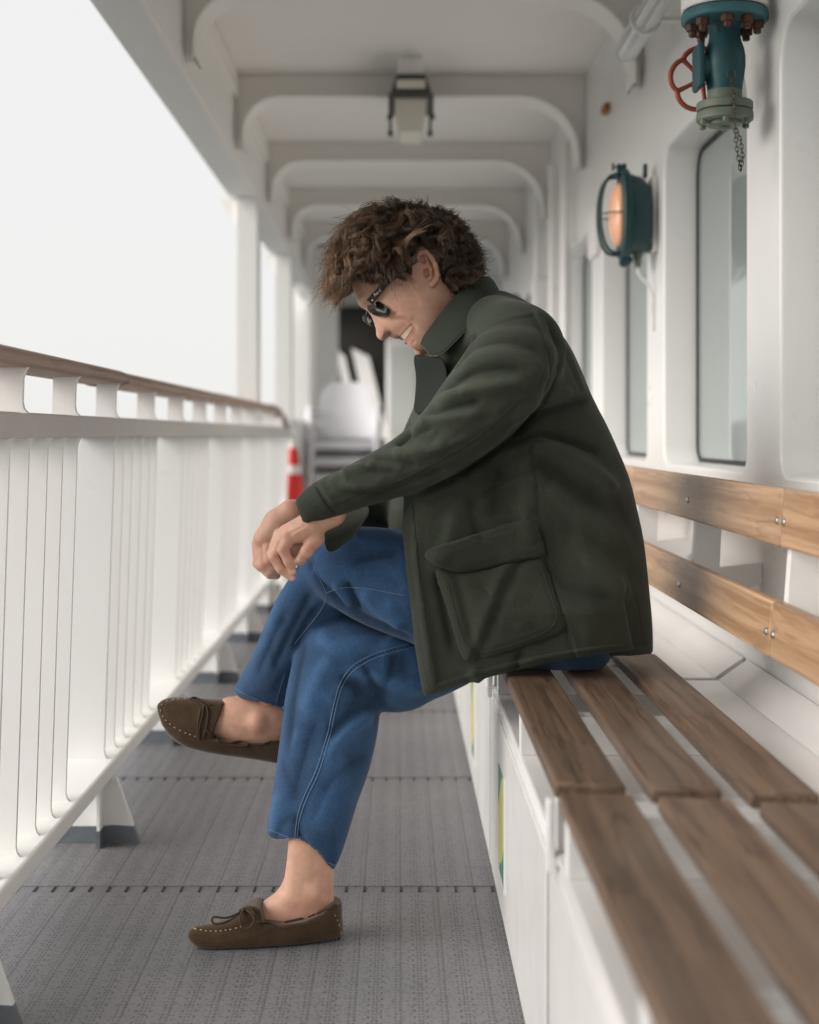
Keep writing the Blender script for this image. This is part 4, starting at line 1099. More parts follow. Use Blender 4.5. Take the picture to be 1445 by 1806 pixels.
# left leg, crossed on top
LT = [(528, 1000), (545, 966), (575, 944), (612, 931), (655, 930), (705, 937), (800, 950), (950, 985), (1050, 1030), (1082, 1110), (1078, 1176), (1030, 1183), (980, 1181), (900, 1176), (820, 1165), (760, 1146), (728, 1133), (680, 1116), (632, 1097), (590, 1072), (548, 1040)]
inflate(g, LT, 2.675, 0.092, 0.006)
LS = [(525, 1000), (545, 966), (590, 960), (625, 1000), (625, 1070), (590, 1110), (560, 1165), (538, 1212), (520, 1262), (502, 1258), (475, 1252), (440, 1240), (412, 1222), (417, 1207), (440, 1165), (462, 1118), (480, 1072), (505, 1030)]
inflate(g, LS, lambda a, b: 2.69 + (b - 980) * 0.00075, 0.075, 0.008, it=1)
# open trouser ends
def pw(x, y, Y): return tuple(P(x, y, Y))
g.cone(pw(538, 1478, 2.685), pw(528, 1530, 2.683), 0.045, 0.062, 0.004, cut=True)
g.cone(pw(472, 1228, 2.875), pw(458, 1262, 2.90), 0.040, 0.058, 0.004, cut=True)
V, F = nets(g); V = relax(V, F, 3); N = normals(V, F)
dv = np.zeros_like(V)
for pl, a, w in [
    # knee and thigh folds of the crossed leg
    ([(575, 1035), (600, 1062), (640, 1090), (690, 1110), (728, 1128)], -0.006, 9), ([(610, 1025), (622, 1050), (634, 1080)], -0.007, 7), ([(590, 1030), (606, 1050), (620, 1075)], 0.006, 7),
    ([(545, 990), (560, 1020), (578, 1042)], -0.004, 7), ([(548, 1000), (575, 1008), (640, 1012)], 0.003, 18), ([(640, 1040), (670, 1075), (715, 1110)], 0.005, 12), ([(615, 1000), (660, 980), (705, 975)], -0.003, 14),
    ([(525, 1010), (500, 1060), (472, 1120)], 0.004, 12), ([(548, 1045), (530, 1085), (505, 1130), (485, 1180)], -0.004, 10), ([(505, 1075), (480, 1130), (455, 1190)], -0.0025, 10), ([(560, 1070), (535, 1110), (520, 1150)], -0.004, 9),
    # standing leg
    ([(560, 1120), (600, 1140), (660, 1135), (725, 1140)], 0.005, 14), ([(590, 1160), (560, 1200), (540, 1260)], 0.004, 16), ([(540, 1130), (528, 1180), (515, 1250), (508, 1330)], -0.003, 9),
    ([(640, 1175), (665, 1215), (672, 1245)], -0.007, 9), ([(600, 1195), (640, 1215), (668, 1246)], -0.006, 10), ([(620, 1180), (655, 1195), (700, 1210), (750, 1215)], 0.005, 12), ([(660, 1235), (620, 1260), (580, 1300)], -0.005, 13),
    ([(655, 1260), (610, 1290), (575, 1340)], 0.004, 13), ([(650, 1330), (600, 1360), (570, 1400)], -0.003, 14), ([(560, 1270), (535, 1340), (515, 1420)], -0.003, 16), ([(600, 1330), (585, 1400), (560, 1470)], 0.003, 20),
    ([(520, 1440), (530, 1480), (545, 1515)], -0.004, 10), ([(490, 1400), (485, 1440), (483, 1475)], 0.003, 10), ([(700, 1150), (690, 1190), (670, 1225)], -0.004, 12)]:
    dv += crease(V, N, smooth_line(pl, 1), a * 1.9, w * 0.95)
rng0 = np.random.default_rng(5)
for q in range(60):
    x, y = rng0.uniform(420, 730), rng0.uniform(950, 1510)
    a_ = rng0.normal(1.9 if y > 1120 else 0.5, 0.5); l_ = rng0.uniform(15, 42)
    dv += crease(V, N, [(x - l_ * math.cos(a_), y - l_ * math.sin(a_)), (x + rng0.uniform(-5, 5), y), (x + l_ * math.cos(a_), y + l_ * math.sin(a_))], rng0.choice((-1, 1)) * rng0.uniform(0.001, 0.0028), rng0.uniform(5, 10))
V = V + dv + N * (0.0022 * wav(V, 26, 3) + 0.0016 * wav(V, 60, 4))[:, None]; V = relax(V, F, 1, 0.4)
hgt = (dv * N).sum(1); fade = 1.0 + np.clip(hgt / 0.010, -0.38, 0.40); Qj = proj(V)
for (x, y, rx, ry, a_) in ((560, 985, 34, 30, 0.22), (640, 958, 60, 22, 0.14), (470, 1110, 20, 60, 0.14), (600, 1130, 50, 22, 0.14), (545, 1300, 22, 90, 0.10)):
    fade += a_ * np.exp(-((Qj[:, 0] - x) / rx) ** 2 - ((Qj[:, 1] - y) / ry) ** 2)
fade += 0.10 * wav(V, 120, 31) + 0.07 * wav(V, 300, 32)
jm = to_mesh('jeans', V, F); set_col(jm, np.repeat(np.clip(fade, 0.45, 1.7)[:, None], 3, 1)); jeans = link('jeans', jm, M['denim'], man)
SJ = Surf(V, F)
sm_ = MB()
for pl in ([(732, 1137), (690, 1146), (650, 1160), (618, 1180), (600, 1205), (590, 1240), (578, 1300), (560, 1360), (540, 1400), (528, 1430), (520, 1470), (522, 1494)],):
    pl = smooth_line(pl); a = [np.array(q) + (0, -3.2) for q in pl]; b = [np.array(q) + (3.5, 3.2) for q in pl]
    stitch(SJ, a, 0.0009, None, 0.0008, 3, sm_); stitch(SJ, b, 0.0009, None, 0.0008, 3, sm_)
stitch(SJ, smooth_line([(575, 1046), (600, 1036), (640, 1036), (712, 1050)]), 0.0008, None, 0.0008, 3, sm_)
stitch(SJ, smooth_line([(577, 1055), (563, 1082), (540, 1110), (520, 1135)]), 0.0008, None, 0.0008, 3, sm_)
stitch(SJ, smooth_line([(551, 985), (562, 1015), (577, 1048)]), 0.0007, None, 0.0008, 3, sm_)
stitch(SJ, smooth_line([(502, 1190), (494, 1215), (486, 1245)]), 0.0007, None, 0.0008, 3, sm_)
sm_.build('seam_stitching', M['denim_thread'], jeans, 60)
dk = MB(); pl = smooth_line([(732, 1137), (690, 1146), (650, 1160), (618, 1180), (600, 1205), (590, 1240), (578, 1300), (560, 1360), (540, 1400), (528, 1430), (520, 1470), (522, 1494)])
k_ = -1
for q0, q1 in zip(pl, pl[1:]):
    for tt in (0.0, 0.33, 0.66):
        k_ += 1; q = q0 + (q1 - q0) * tt
        if k_ % 2: stitch(SJ, [q + (-1, -2.0), q + (2.5, 2.0)], 0.0012, None, 0.0002, 2, dk)
dk.build('felled_seam', M['denim_dark'], jeans, 60)
# hems
for line, w in (([(470, 1472), (494, 1481), (513, 1489), (526, 1499), (549, 1515), (575, 1531), (589, 1536)], 8), ([(413, 1222), (440, 1239), (475, 1251), (501, 1257)], 8)):
    ln = smooth_line(line); up = [np.array(q) + (1.5, -w - 3.5) for q in ln]; dn = [np.array(q) + (0.5, -3.0) for q in ln]
    patch(SJ, [tuple(q) for q in up] + [tuple(q) for q in dn[::-1]], 0.0022, 1.6, sub=0, edge=2.0).build_split('hem', M['denim_flat'], jeans, 60)
    hs = stitch(SJ, up, 0.0007, None, 0.0026, 3)
    hs.build('hem_stitching', M['denim_thread'], jeans, 60)
    hk = MB()
    for i in range(0, len(up) - 1):
        for tt in (0.0, 0.5):
            q = np.array(up[i]) + (np.array(up[i + 1]) - up[i]) * tt; r2 = np.array(dn[i]) + (np.array(dn[i + 1]) - dn[i]) * tt
            if RNG.random() < 0.6: stitch(SJ, [q * 0.8 + r2 * 0.2, q * 0.25 + r2 * 0.75 + (1.2, 0)], 0.0009, None, 0.0022, 2, hk)
    hk.build('hem_wear', M['denim_thread'], jeans, 60)

# ---------------------------------------------------------------- jacket
g = Grid((-0.24, 2.44, 0.42), (0.56, 3.06, 1.26), 0.0038)
TORSO = [(760, 640), (800, 560), (842, 520), (880, 512), (912, 524), (945, 545), (978, 575), (1003, 611), (1024, 655), (1047, 711), (1071, 757), (1091, 803), (1109, 852), (1123, 910), (1133, 970), (1140, 1030), (1146, 1090), (1151, 1150), (1100, 1152), (1000, 1166), (930, 1170), (860, 1160), (800, 1100), (770, 1040), (700, 985), (682, 930), (690, 880), (722, 800), (726, 735), (735, 690), (742, 660)]
TORSO = [(x, y + (40 if y > 1140 else 0)) for x, y in TORSO]
inflate(g, TORSO, 2.79, 0.205, 0.02, it=1, power=0.75, cutpoly=[(1250, 1146), (1151, 1145), (1060, 1138), (980, 1133), (866, 1149), (700, 1200), (500, 1200), (500, 400), (1250, 400)])
def panelY(a, b):
    a = np.asarray(a, float); b = np.asarray(b, float)
    y = 2.560 + np.maximum(760 - a, 0) ** 2 * 0.000012
    y = y + 0.11 * np.clip((1080 - b) / 170, 0, 1) ** 1.2 * np.clip((a - 800) / 170, 0, 1) ** 1.3 + 0.07 * np.clip((920 - b) / 130, 0, 1) ** 1.4 * np.clip((a - 740) / 80, 0, 1)
    y = y + 0.05 * np.clip((a - 1030) / 80, 0, 1.5) ** 1.6
    return y + np.maximum(b - 1080, 0) * 0.00010
PANEL = [(712, 850), (760, 830), (880, 800), (960, 820), (1030, 900), (1085, 1000), (1105, 1080), (1118, 1147), (1060, 1153), (1000, 1163), (940, 1176), (880, 1190), (820, 1206), (770, 1223), (747, 1229), (740, 1195), (730, 1130), (722, 1060), (714, 1000), (708, 930)]
slab(g, PANEL, panelY, 0.010, 0.03, it=0)
# shoulder cap and sleeves
g.ell(P(912, 622, 2.605), (0.088, 0.068, 0.092), 0.05); g.ell(P(868, 572, 2.675), (0.062, 0.06, 0.045), 0.045); g.ell(P(835, 600, 2.70), (0.05, 0.06, 0.06), 0.04)
SLEEVE = [(838, 596), (812, 632), (790, 664), (745, 730), (700, 771), (652, 800), (602, 826), (562, 844), (532, 866), (519, 882), (523, 905), (534, 931), (560, 925), (590, 914), (640, 896), (700, 880), (740, 869), (800, 838), (860, 798), (915, 756), (958, 706), (985, 650), (975, 600), (930, 572), (880, 575)]
inflate(g, SLEEVE, lambda a, b: 2.548 + 0.00010 * max(a - 760, 0) + 0.00012 * max(700 - a, 0), 0.075, 0.009, it=1, power=0.9)
# the other sleeve, mostly hidden
g.chain([pw(850, 620, 2.98), pw(720, 870, 2.93), pw(650, 898, 2.84), pw(612, 903, 2.79)], [0.085, 0.062, 0.045, 0.042], 0.02)
# cuff opening and neck opening
g.cone(pw(522, 912, 2.562), pw(470, 938, 2.562), 0.019, 0.030, 0.004, cut=True)
g.cone(pw(790, 560, 2.79), pw(735, 500, 2.79), 0.062, 0.075, 0.01, cut=True)
V, F = nets(g); V = relax(V, F, 3, 0.45); N = normals(V, F)
dv = np.zeros_like(V)
for pl, a, w in [
    # sleeve head and upper arm folds
    ([(812, 636), (840, 612), (880, 600), (930, 606), (960, 630)], -0.0028, 12), ([(795, 660), (830, 634), (875, 622), (930, 632), (965, 660)], 0.004, 14), ([(785, 688), (820, 664), (870, 650), (920, 652)], -0.004, 11), ([(838, 590), (822, 622), (802, 652)], -0.005, 7), ([(765, 715), (820, 690), (880, 680), (930, 672)], 0.006, 13),
    ([(760, 730), (810, 716), (850, 708)], -0.004, 9), ([(745, 745), (790, 735), (850, 728)], 0.003, 10), ([(700, 785), (712, 772), (725, 760)], -0.008, 7), ([(726, 768), (740, 752), (752, 738)], 0.006, 8),
    ([(640, 815), (660, 830), (700, 835)], -0.004, 9), ([(580, 842), (600, 858), (640, 862)], 0.003, 10), ([(690, 800), (730, 800), (790, 780)], 0.004, 14), ([(600, 838), (630, 826), (660, 818)], 0.005, 8), ([(650, 880), (720, 855), (790, 825)], -0.003, 10),
    ([(560, 850), (572, 870), (590, 895)], 0.002, 9), ([(585, 850), (620, 872), (670, 872)], -0.003, 9), ([(660, 805), (700, 812), (735, 822)], -0.004, 9),
    # armpit and side folds
    ([(900, 770), (950, 730), (1000, 715), (1040, 705)], -0.006, 9), ([(880, 790), (940, 765), (1000, 775), (1060, 800)], -0.007, 9), ([(900, 745), (960, 708), (1010, 690)], 0.005, 12), ([(930, 775), (990, 795), (1060, 840), (1085, 870)], 0.006, 14),
    ([(935, 810), (1000, 850), (1070, 900)], -0.005, 14), ([(960, 860), (1030, 910), (1090, 960)], 0.003, 18), ([(930, 830), (925, 900), (935, 960)], 0.003, 16), ([(880, 820), (870, 870), (875, 915)], -0.003, 16), ([(985, 640), (970, 690), (940, 735)], -0.004, 9),
    ([(990, 600), (1010, 650), (1030, 700)], 0.003, 20), ([(965, 560), (985, 610), (985, 655)], -0.0035, 7),
    ([(960, 1000), (1010, 1040), (1090, 1060)], -0.003, 18), ([(1000, 950), (1060, 1000), (1110, 1060)], 0.003, 20),
    # front edge and skirt
    ([(735, 900), (738, 1000), (750, 1100), (765, 1210)], 0.003, 7), ([(800, 900), (790, 960), (770, 990)], 0.003, 14), ([(830, 880), (840, 930), (850, 960)], -0.003, 12), ([(770, 1010), (785, 1080), (800, 1150)], -0.005, 9),
    ([(830, 1180), (840, 1195), (850, 1205)], 0.004, 10), ([(920, 1150), (915, 1170), (912, 1185)], -0.004, 12),
    # under the arm: sharp edge where the sleeve lies on the body
    ([(740, 874), (800, 843), (860, 803), (915, 762), (950, 725)], -0.010, 6)]:
    dv += crease(V, N, smooth_line(pl, 1), a * 2.0, w * 0.95)
for pl in ([(940, 556), (962, 598), (972, 640), (966, 690), (942, 738)], [(935, 790), (945, 850), (952, 920), (965, 1000), (985, 1070), (1005, 1130), (1015, 1160)], [(960, 668), (900, 724), (840, 778), (770, 818), (700, 852), (640, 876), (592, 893)],
           [(838, 594), (866, 574), (905, 562), (940, 558)], [(975, 585), (1000, 640), (1020, 690)], [(556, 853), (570, 876), (588, 905)]):
    ln = smooth_line(pl, 2); dv += crease(V, N, ln, -0.0032, 3.6, False) + crease(V, N, [q + (5.5, -3.5) for q in ln], 0.0018, 4.5, False)
for q in range(46):
    x, y = rng0.uniform(560, 960), rng0.uniform(600, 900)
    if y > 1080 - 0.4 * x + 260 or y < 1130 - 0.62 * x: continue
    a_ = rng0.normal(-0.50, 0.28); l_ = rng0.uniform(18, 46)
    dv += crease(V, N, [(x - l_ * math.cos(a_), y - l_ * math.sin(a_)), (x, y + rng0.uniform(-5, 5)), (x + l_ * math.cos(a_), y + l_ * math.sin(a_))], rng0.choice((-1, 1)) * rng0.uniform(0.0012, 0.0034), rng0.uniform(5, 10))
for q in range(110):
    x, y = rng0.uniform(545, 960), rng0.uniform(600, 920)
    if y > 1080 - 0.4 * x + 270 or y < 1130 - 0.62 * x: continue
    a_ = rng0.normal(-0.35, 0.45); l_ = rng0.uniform(9, 26)
    dv += crease(V, N, [(x - l_ * math.cos(a_), y - l_ * math.sin(a_)), (x, y + rng0.uniform(-3, 3)), (x + l_ * math.cos(a_), y + l_ * math.sin(a_))], rng0.choice((-1, 1)) * rng0.uniform(0.0008, 0.0022), rng0.uniform(3.5, 5.5))
for q in range(40):
    x, y = rng0.uniform(760, 1110), rng0.uniform(800, 1140)
    a_ = rng0.normal(0.75, 0.5); l_ = rng0.uniform(25, 60)
    dv += crease(V, N, [(x - l_ * math.cos(a_), y - l_ * math.sin(a_)), (x, y + rng0.uniform(-8, 8)), (x + l_ * math.cos(a_), y + l_ * math.sin(a_))], rng0.choice((-1, 1)) * rng0.uniform(0.0008, 0.0024), rng0.uniform(7, 14))
V = V + dv + N * (0.0026 * wav(V, 18, 8) + 0.0012 * wav(V, 42, 9))[:, None]; V = relax(V, F, 1, 0.4)
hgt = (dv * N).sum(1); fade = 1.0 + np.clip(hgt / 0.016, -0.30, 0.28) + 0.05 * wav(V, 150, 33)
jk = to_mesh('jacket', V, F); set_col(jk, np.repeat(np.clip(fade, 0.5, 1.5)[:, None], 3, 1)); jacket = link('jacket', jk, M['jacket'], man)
SK = Surf(V, F)
def cloth(poly, thick, nm, parent=jacket, **kw):
    return patch(SK, poly, thick, **kw).build_split(nm, M['jacket_flat'], parent, 60)
# cargo pocket with bellows and flap
pk = cloth([(768, 1000), (800, 1012), (850, 1008), (905, 992), (948, 980), (962, 1000), (980, 1050), (998, 1095), (996, 1112), (960, 1128), (900, 1148), (850, 1162), (826, 1166), (812, 1156), (800, 1110), (786, 1060), (770, 1020)], 0.005, 'cargo_pocket', step=3, bulge=0.006, edge=4,
      fn=lambda x, y: 0.006 * math.exp(-((x - 885 + (y - 1010) * 0.36) / 16) ** 2) - 0.006 * math.exp(-((x - 905 + (y - 1010) * 0.42) / 12) ** 2) - 0.005 * math.exp(-((x - 806 - (y - 1020) * 0.25) / 10) ** 2))
flp = cloth([(744, 974), (790, 957), (850, 938), (900, 922), (932, 915), (945, 930), (959, 970), (956, 982), (920, 988), (870, 999), (830, 1008), (800, 1008), (770, 997)], 0.004, 'pocket_flap', step=2.5, edge=3, bulge=0.005, lift=0.006,
      fn=lambda x, y: 0.003 * math.sin((x - 740) / 24.0) * max(0, (y - 940)) / 60)
cloth([(719, 895), (728, 885), (734, 940), (740, 1000), (748, 1060), (759, 1130), (774, 1214), (754, 1221), (746, 1190), (736, 1125), (727, 1060), (719, 1000), (714, 940)], 0.0035, 'front_placket', step=2.5, edge=3)
cloth([(524, 882), (530, 873), (543, 862), (556, 855), (566, 873), (578, 892), (585, 903), (560, 914), (538, 924), (528, 906)], 0.004, 'cuff', step=2.0, edge=4, sub=1)
cloth([(757, 1208), (790, 1198), (880, 1172), (950, 1156), (1010, 1145), (1080, 1136), (1100, 1134), (1101, 1141), (1082, 1143), (1000, 1155), (940, 1168), (880, 1182), (820, 1198), (775, 1212), (758, 1216)], 0.0025, 'hem', step=2.5, edge=3, sub=0)
cloth([(743, 692), (766, 674), (773, 678), (770, 692), (752, 712), (740, 728), (737, 720)], 0.005, 'chest_pocket_flap', step=2.5, edge=4)
st_ = MB()
for pl in ([(935, 780), (945, 850), (952, 920), (965, 1000), (985, 1070), (1005, 1130), (1015, 1160)], [(985, 640), (975, 690), (948, 735), (920, 762)], [(940, 560), (962, 600), (965, 640), (950, 690)],
           [(960, 660), (900, 720), (840, 775), (770, 815), (700, 850), (640, 875), (592, 893)], [(730, 895), (738, 1000), (752, 1090), (774, 1210)], [(560, 852), (572, 875), (592, 907)],
           [(748, 1216), (880, 1176), (1000, 1149), (1147, 1132)], [(1105, 1000), (1128, 1070), (1136, 1140)]):
    stitch(SK, smooth_line(pl), 0.0011, None, 0.0002, 4, st_)
st_.build('seam', M['thread'], jacket, 60)
SF = Surf([v.co + world_loc(flp) for v in flp.data.vertices], [tuple(p.vertices) for p in flp.data.polygons])
s2 = stitch(SF, smooth_line([(752, 976), (850, 946), (928, 922), (940, 940), (951, 972)]), 0.0009, None, 0.0004, 4)
stitch(SF, smooth_line([(764, 988), (800, 1001), (870, 991), (951, 977)]), 0.0009, None, 0.0004, 4, s2); s2.build('flap_stitching', M['thread'], flp, 60)
SP_ = Surf([v.co + world_loc(pk) for v in pk.data.vertices], [tuple(p.vertices) for p in pk.data.polygons])
s3 = stitch(SP_, smooth_line([(790, 1030), (808, 1100), (828, 1156), (900, 1140), (990, 1105), (970, 1045), (955, 1000)]), 0.0009, None, 0.0004, 4); s3.build('pocket_stitching', M['thread'], pk, 60)
mbh = stitch(SK, [(551, 902), (556, 915)], 0.0012, None, 0.0045, 2); mbh.build('buttonhole', M['thread'], jacket, 60)

# stand-up collar: a folded band wrapped round the neck
def band(rows, th, name, mat, parent):
    """rows: lists of world points (lower edge .. upper edge); closed sheet of thickness th"""
    R_ = [[Vector(p) for p in r] for r in rows]; nu, nv = len(R_), len(R_[0]); cen = Vector((0, 0, 0))
    for r in R_:
        for p in r: cen += p / (nu * nv)
    vs = []; fs = []
    def nrm(i, j):
        a = R_[min(i + 1, nu - 1)][j] - R_[max(i - 1, 0)][j]; b = R_[i][min(j + 1, nv - 1)] - R_[i][max(j - 1, 0)]
        n = a.cross(b); return n.normalized() if n.length > 1e-9 else Vector((0, -1, 0))
    for s in (0.5, -0.5):
        for i in range(nu):
            for j in range(nv): vs.append(R_[i][j] + nrm(i, j) * th * s)
    B = nu * nv
    for i in range(nu - 1):
        for j in range(nv - 1):
            a = i * nv + j; fs += [(a, a + 1, a + nv + 1, a + nv), (B + a, B + a + nv, B + a + nv + 1, B + a + 1)]
    for i in range(nu - 1):
        for j in (0, nv - 1): a = i * nv + j; fs.append((a, a + nv, B + a + nv, B + a))
    for j in range(nv - 1):
        for i in (0, nu - 1): a = i * nv + j; fs.append((a, a + 1, B + a + 1, B + a))
    o = MB().add(vs, fs).build(name, mat, parent, 70)
    md = o.modifiers.new('soft', 'SUBSURF'); md.levels = 1; md.render_levels = 2
    return o
def spl(ctrl, n):
    c = [np.array(q, float) for q in ctrl]; m = len(c); out = []
    for i in range(n):
        t_ = i / (n - 1) * (m - 1); k = min(int(t_), m - 2); f = t_ - k
        p0, p1, p2, p3 = c[max(k - 1, 0)], c[k], c[k + 1], c[min(k + 2, m - 1)]
        out.append(0.5 * ((2 * p1) + (p2 - p0) * f + (2 * p0 - 5 * p1 + 4 * p2 - p3) * f * f + (3 * p1 - p0 - 3 * p2 + p3) * f ** 3))
    return out
# outer fall of the collar: (px, py, Y) along the top edge and along the lower edge
top = spl([(738, 606, 2.70), (756, 578, 2.675), (790, 535, 2.668), (822, 500, 2.685), (848, 487, 2.73), (862, 488, 2.79), (858, 490, 2.86), (830, 500, 2.90), (790, 540, 2.91), (755, 585, 2.90)], 30)
low = spl([(760, 628, 2.655), (782, 622, 2.628), (815, 590, 2.612), (848, 556, 2.625), (872, 532, 2.68), (882, 520, 2.79), (874, 520, 2.89), (840, 545, 2.94), (800, 590, 2.95), (765, 625, 2.94)], 30)
rows = []
for a, b in zip(top, low):
    q0, q1 = P(*a), P(*b); mid = (q0 + q1) / 2 + Vector((0, -0.006, 0.004)); rows.append([q0 + Vector((0.004, 0.006, -0.006)), q0, q0.lerp(q1, 0.25) + Vector((0, -0.005, 0.003)), mid, q0.lerp(q1, 0.75) + Vector((0, -0.004, 0.002)), q1])
clo = band(rows, 0.004, 'collar', M['jacket_shaded'], jacket)
M['edge_thread'] = plain('edge_thread', (0.085, 0.09, 0.07), 0.9)
MB().tube([q[5] + Vector((0, -0.003, 0)) for q in rows[:14]], 0.0006, 5).build('edge_stitching', M['edge_thread'], clo, 60)
MB().tube([rows[0][k] + Vector((-0.001, -0.0022, 0)) for k in range(1, 6)], 0.0008, 5).build('front_edge', M['edge_thread'], clo, 60)
# stand and button band below the chin
fr_ = [[P(733, 622, 2.735), P(745, 628, 2.70), P(762, 628, 2.665), P(778, 628, 2.64)], [P(728, 634, 2.735), P(745, 640, 2.70), P(766, 642, 2.66), P(785, 640, 2.63)], [P(735, 660, 2.735), P(748, 662, 2.70), P(768, 660, 2.655), P(790, 655, 2.62)], [P(733, 695, 2.735), P(744, 695, 2.70), P(762, 690, 2.655), P(790, 680, 2.60)], [P(729, 728, 2.735), P(736, 732, 2.70), P(748, 732, 2.655), P(770, 715, 2.58)]]
band(fr_, 0.006, 'button_band', twill('shaded_band_cloth', (0.006, 0.008, 0.006), (0.017, 0.021, 0.015), sheen=0.0), jacket)  # shade under the chin put into the cloth colour
# open cuff of the other sleeve hanging over the knee
cf = [[P(650, 888, 2.66), P(655, 905, 2.60), P(640, 920, 2.575)], [P(632, 890, 2.66), P(632, 930, 2.59), P(628, 945, 2.57)], [P(605, 892, 2.66), P(606, 945, 2.585), P(606, 962, 2.57)], [P(588, 896, 2.66), P(580, 945, 2.59), P(577, 984, 2.572)], [P(574, 900, 2.66), P(572, 925, 2.62), P(571, 950, 2.60)]]
band(cf, 0.003, 'open_cuff', M['jacket_flat'], jacket)

# ---------------------------------------------------------------- body: head, hands, ankles
SKIN = np.array((0.60, 0.365, 0.265))
body_parts = []
# head
g = Grid((-0.125, 2.60, 0.985), (0.165, 2.90, 1.40), 0.0019)
HEAD = [(617, 498), (613, 470), (620, 435), (645, 402), (688, 384), (735, 382), (782, 398), (812, 430), (826, 470), (824, 505), (818, 535), (800, 570), (790, 600), (760, 628), (738, 632), (731, 622), (729, 614), (728, 610), (719, 604), (712, 598), (704, 597), (697, 597), (691, 594), (686, 592), (680, 596.5), (673.5, 598), (668.5, 592), (664.5, 583), (661, 572), (657.5, 562), (652, 552), (641, 541), (631, 528)]
HY = 2.752
inflate(g, HEAD, HY, 0.083, 0.008, it=1, power=0.8)
g.ell(P(735, 455, HY), (0.098, 0.083, 0.088), 0.03)              # cranium
g.chain([pw(775, 540, HY + 0.01), pw(812, 610, HY + 0.02), pw(840, 700, HY + 0.03)], [0.062, 0.066, 0.08], 0.02)   # neck
g.ell(P(708, 560, 2.703), (0.030, 0.020, 0.026), 0.02)           # cheek pushed up by the smile
g.ell(P(742, 590, 2.700), (0.030, 0.016, 0.03), 0.02)            # jaw
g.ell(P(645, 530, 2.735), (0.014, 0.035, 0.012), 0.012)          # brow ridge
g.ell(P(683, 577, 2.732), (0.011, 0.0085, 0.010), 0.005)        # nostril wing
g.ell(P(683, 577, 2.772), (0.011, 0.0085, 0.010), 0.005)
g.ell(P(675, 589, HY), (0.011, 0.012, 0.011), 0.006)             # nose tip
g.ell(P(688, 586, 2.735), (0.0045, 0.004, 0.003), 0.002, cut=True)
# mouth: slit, teeth, lips
def mouth_line(pts, dy): return [pw(x, y, dy(i / (len(pts) - 1))) for i, (x, y) in enumerate(pts)]
dyf = lambda s: 2.748 - 0.040 * s ** 0.8
g.chain(mouth_line([(704, 598), (712, 590), (720, 581), (727, 574)], dyf), [0.0048, 0.0062, 0.0058, 0.002], 0.003, cut=True)
g.chain(mouth_line([(711, 598), (718, 589), (726, 579)], lambda s: dyf(s) - 0.001), [0.0045, 0.006, 0.002], 0.003, cut=True)
for i in range(7):
    s = i / 6; x, y = 709 + 16.5 * s, 596.5 - 17.5 * s
    g.ell(P(x, y, dyf(s) + 0.0032), (0.0040, 0.0042, 0.0050), 0.0006)
g.chain(mouth_line([(702, 595), (711, 585), (719, 576), (727, 570)], lambda s: dyf(s) - 0.001), [0.003, 0.0036, 0.0034, 0.002], 0.005)   # upper lip
g.chain(mouth_line([(716, 604), (722, 597), (727, 588), (730, 578)], lambda s: dyf(s) - 0.001), [0.0042, 0.0048, 0.0044, 0.002], 0.004)   # lower lip
# ear
EY = 2.672
def epx(x, y, dy): return pw(540 + x * 0.2768, 320 + y * 0.2768, EY + dy)
g.ell(epx(765, 545, 0.012), (0.018, 0.012, 0.027), 0.006, rot=Matrix.Rotation(0.35, 3, 'Y'))
g.chain([epx(715, 610, 0.012), epx(700, 560, 0.002), epx(702, 500, -0.006), epx(725, 455, -0.012), epx(765, 448, -0.015), epx(800, 482, -0.015), epx(825, 535, -0.013), epx(838, 595, -0.009), epx(828, 635, -0.005)], [0.004, 0.0045, 0.0048, 0.005, 0.005, 0.005, 0.005, 0.0048, 0.0048], 0.003)
g.chain([epx(828, 625, -0.005), epx(805, 652, -0.003), epx(785, 640, 0.0)], [0.0055, 0.0062, 0.004], 0.004)
g.chain([epx(745, 500, -0.001), epx(775, 520, -0.005), epx(795, 560, -0.005), epx(795, 600, -0.002)], [0.0032, 0.0036, 0.0036, 0.003], 0.003)
g.ell(epx(765, 585, -0.002), (0.0062, 0.008, 0.0085), 0.003, cut=True)
g.ell(epx(740, 495, -0.004), (0.005, 0.005, 0.010), 0.003, cut=True, rot=Matrix.Rotation(0.5, 3, 'Y'))
g.ell(epx(738, 585, 0.002), (0.0045, 0.005, 0.006), 0.004)
V, F = nets(g); V = relax(V, F, 1, 0.4); N = normals(V, F)
for pl, a, w in (([(689, 563), (704, 562), (718, 565), (729, 572), (735, 582)], -0.0022, 4.5), ([(700, 552), (715, 556), (727, 562)], 0.0018, 6), ([(732, 600), (728, 606)], -0.0012, 3),
                 ([(690, 540), (704, 533)], -0.0009, 1.4), ([(691, 545), (708, 541)], -0.0009, 1.4), ([(690, 535), (702, 524)], -0.0008, 1.4), ([(680, 560), (694, 556), (706, 549)], -0.0010, 3)):
    V = V + crease(V, N, smooth_line(pl, 2), a, w)
N = normals(V, F); Q = proj(V)
C = np.tile(SKIN, (len(V), 1)); near = V[:, 1] < HY + 0.01
def blend(C, m, col): return C * (1 - m[:, None]) + np.array(col) * m[:, None]
def spot(x, y, r, ry=None): ry = ry or r; return np.exp(-((Q[:, 0] - x) / r) ** 2 - ((Q[:, 1] - y) / ry) ** 2)
C = blend(C, 0.35 * spot(672, 588, 16, 16) + 0.3 * spot(702, 556, 24, 16) + 0.35 * spot(762, 470, 26, 30), (0.58, 0.26, 0.19))
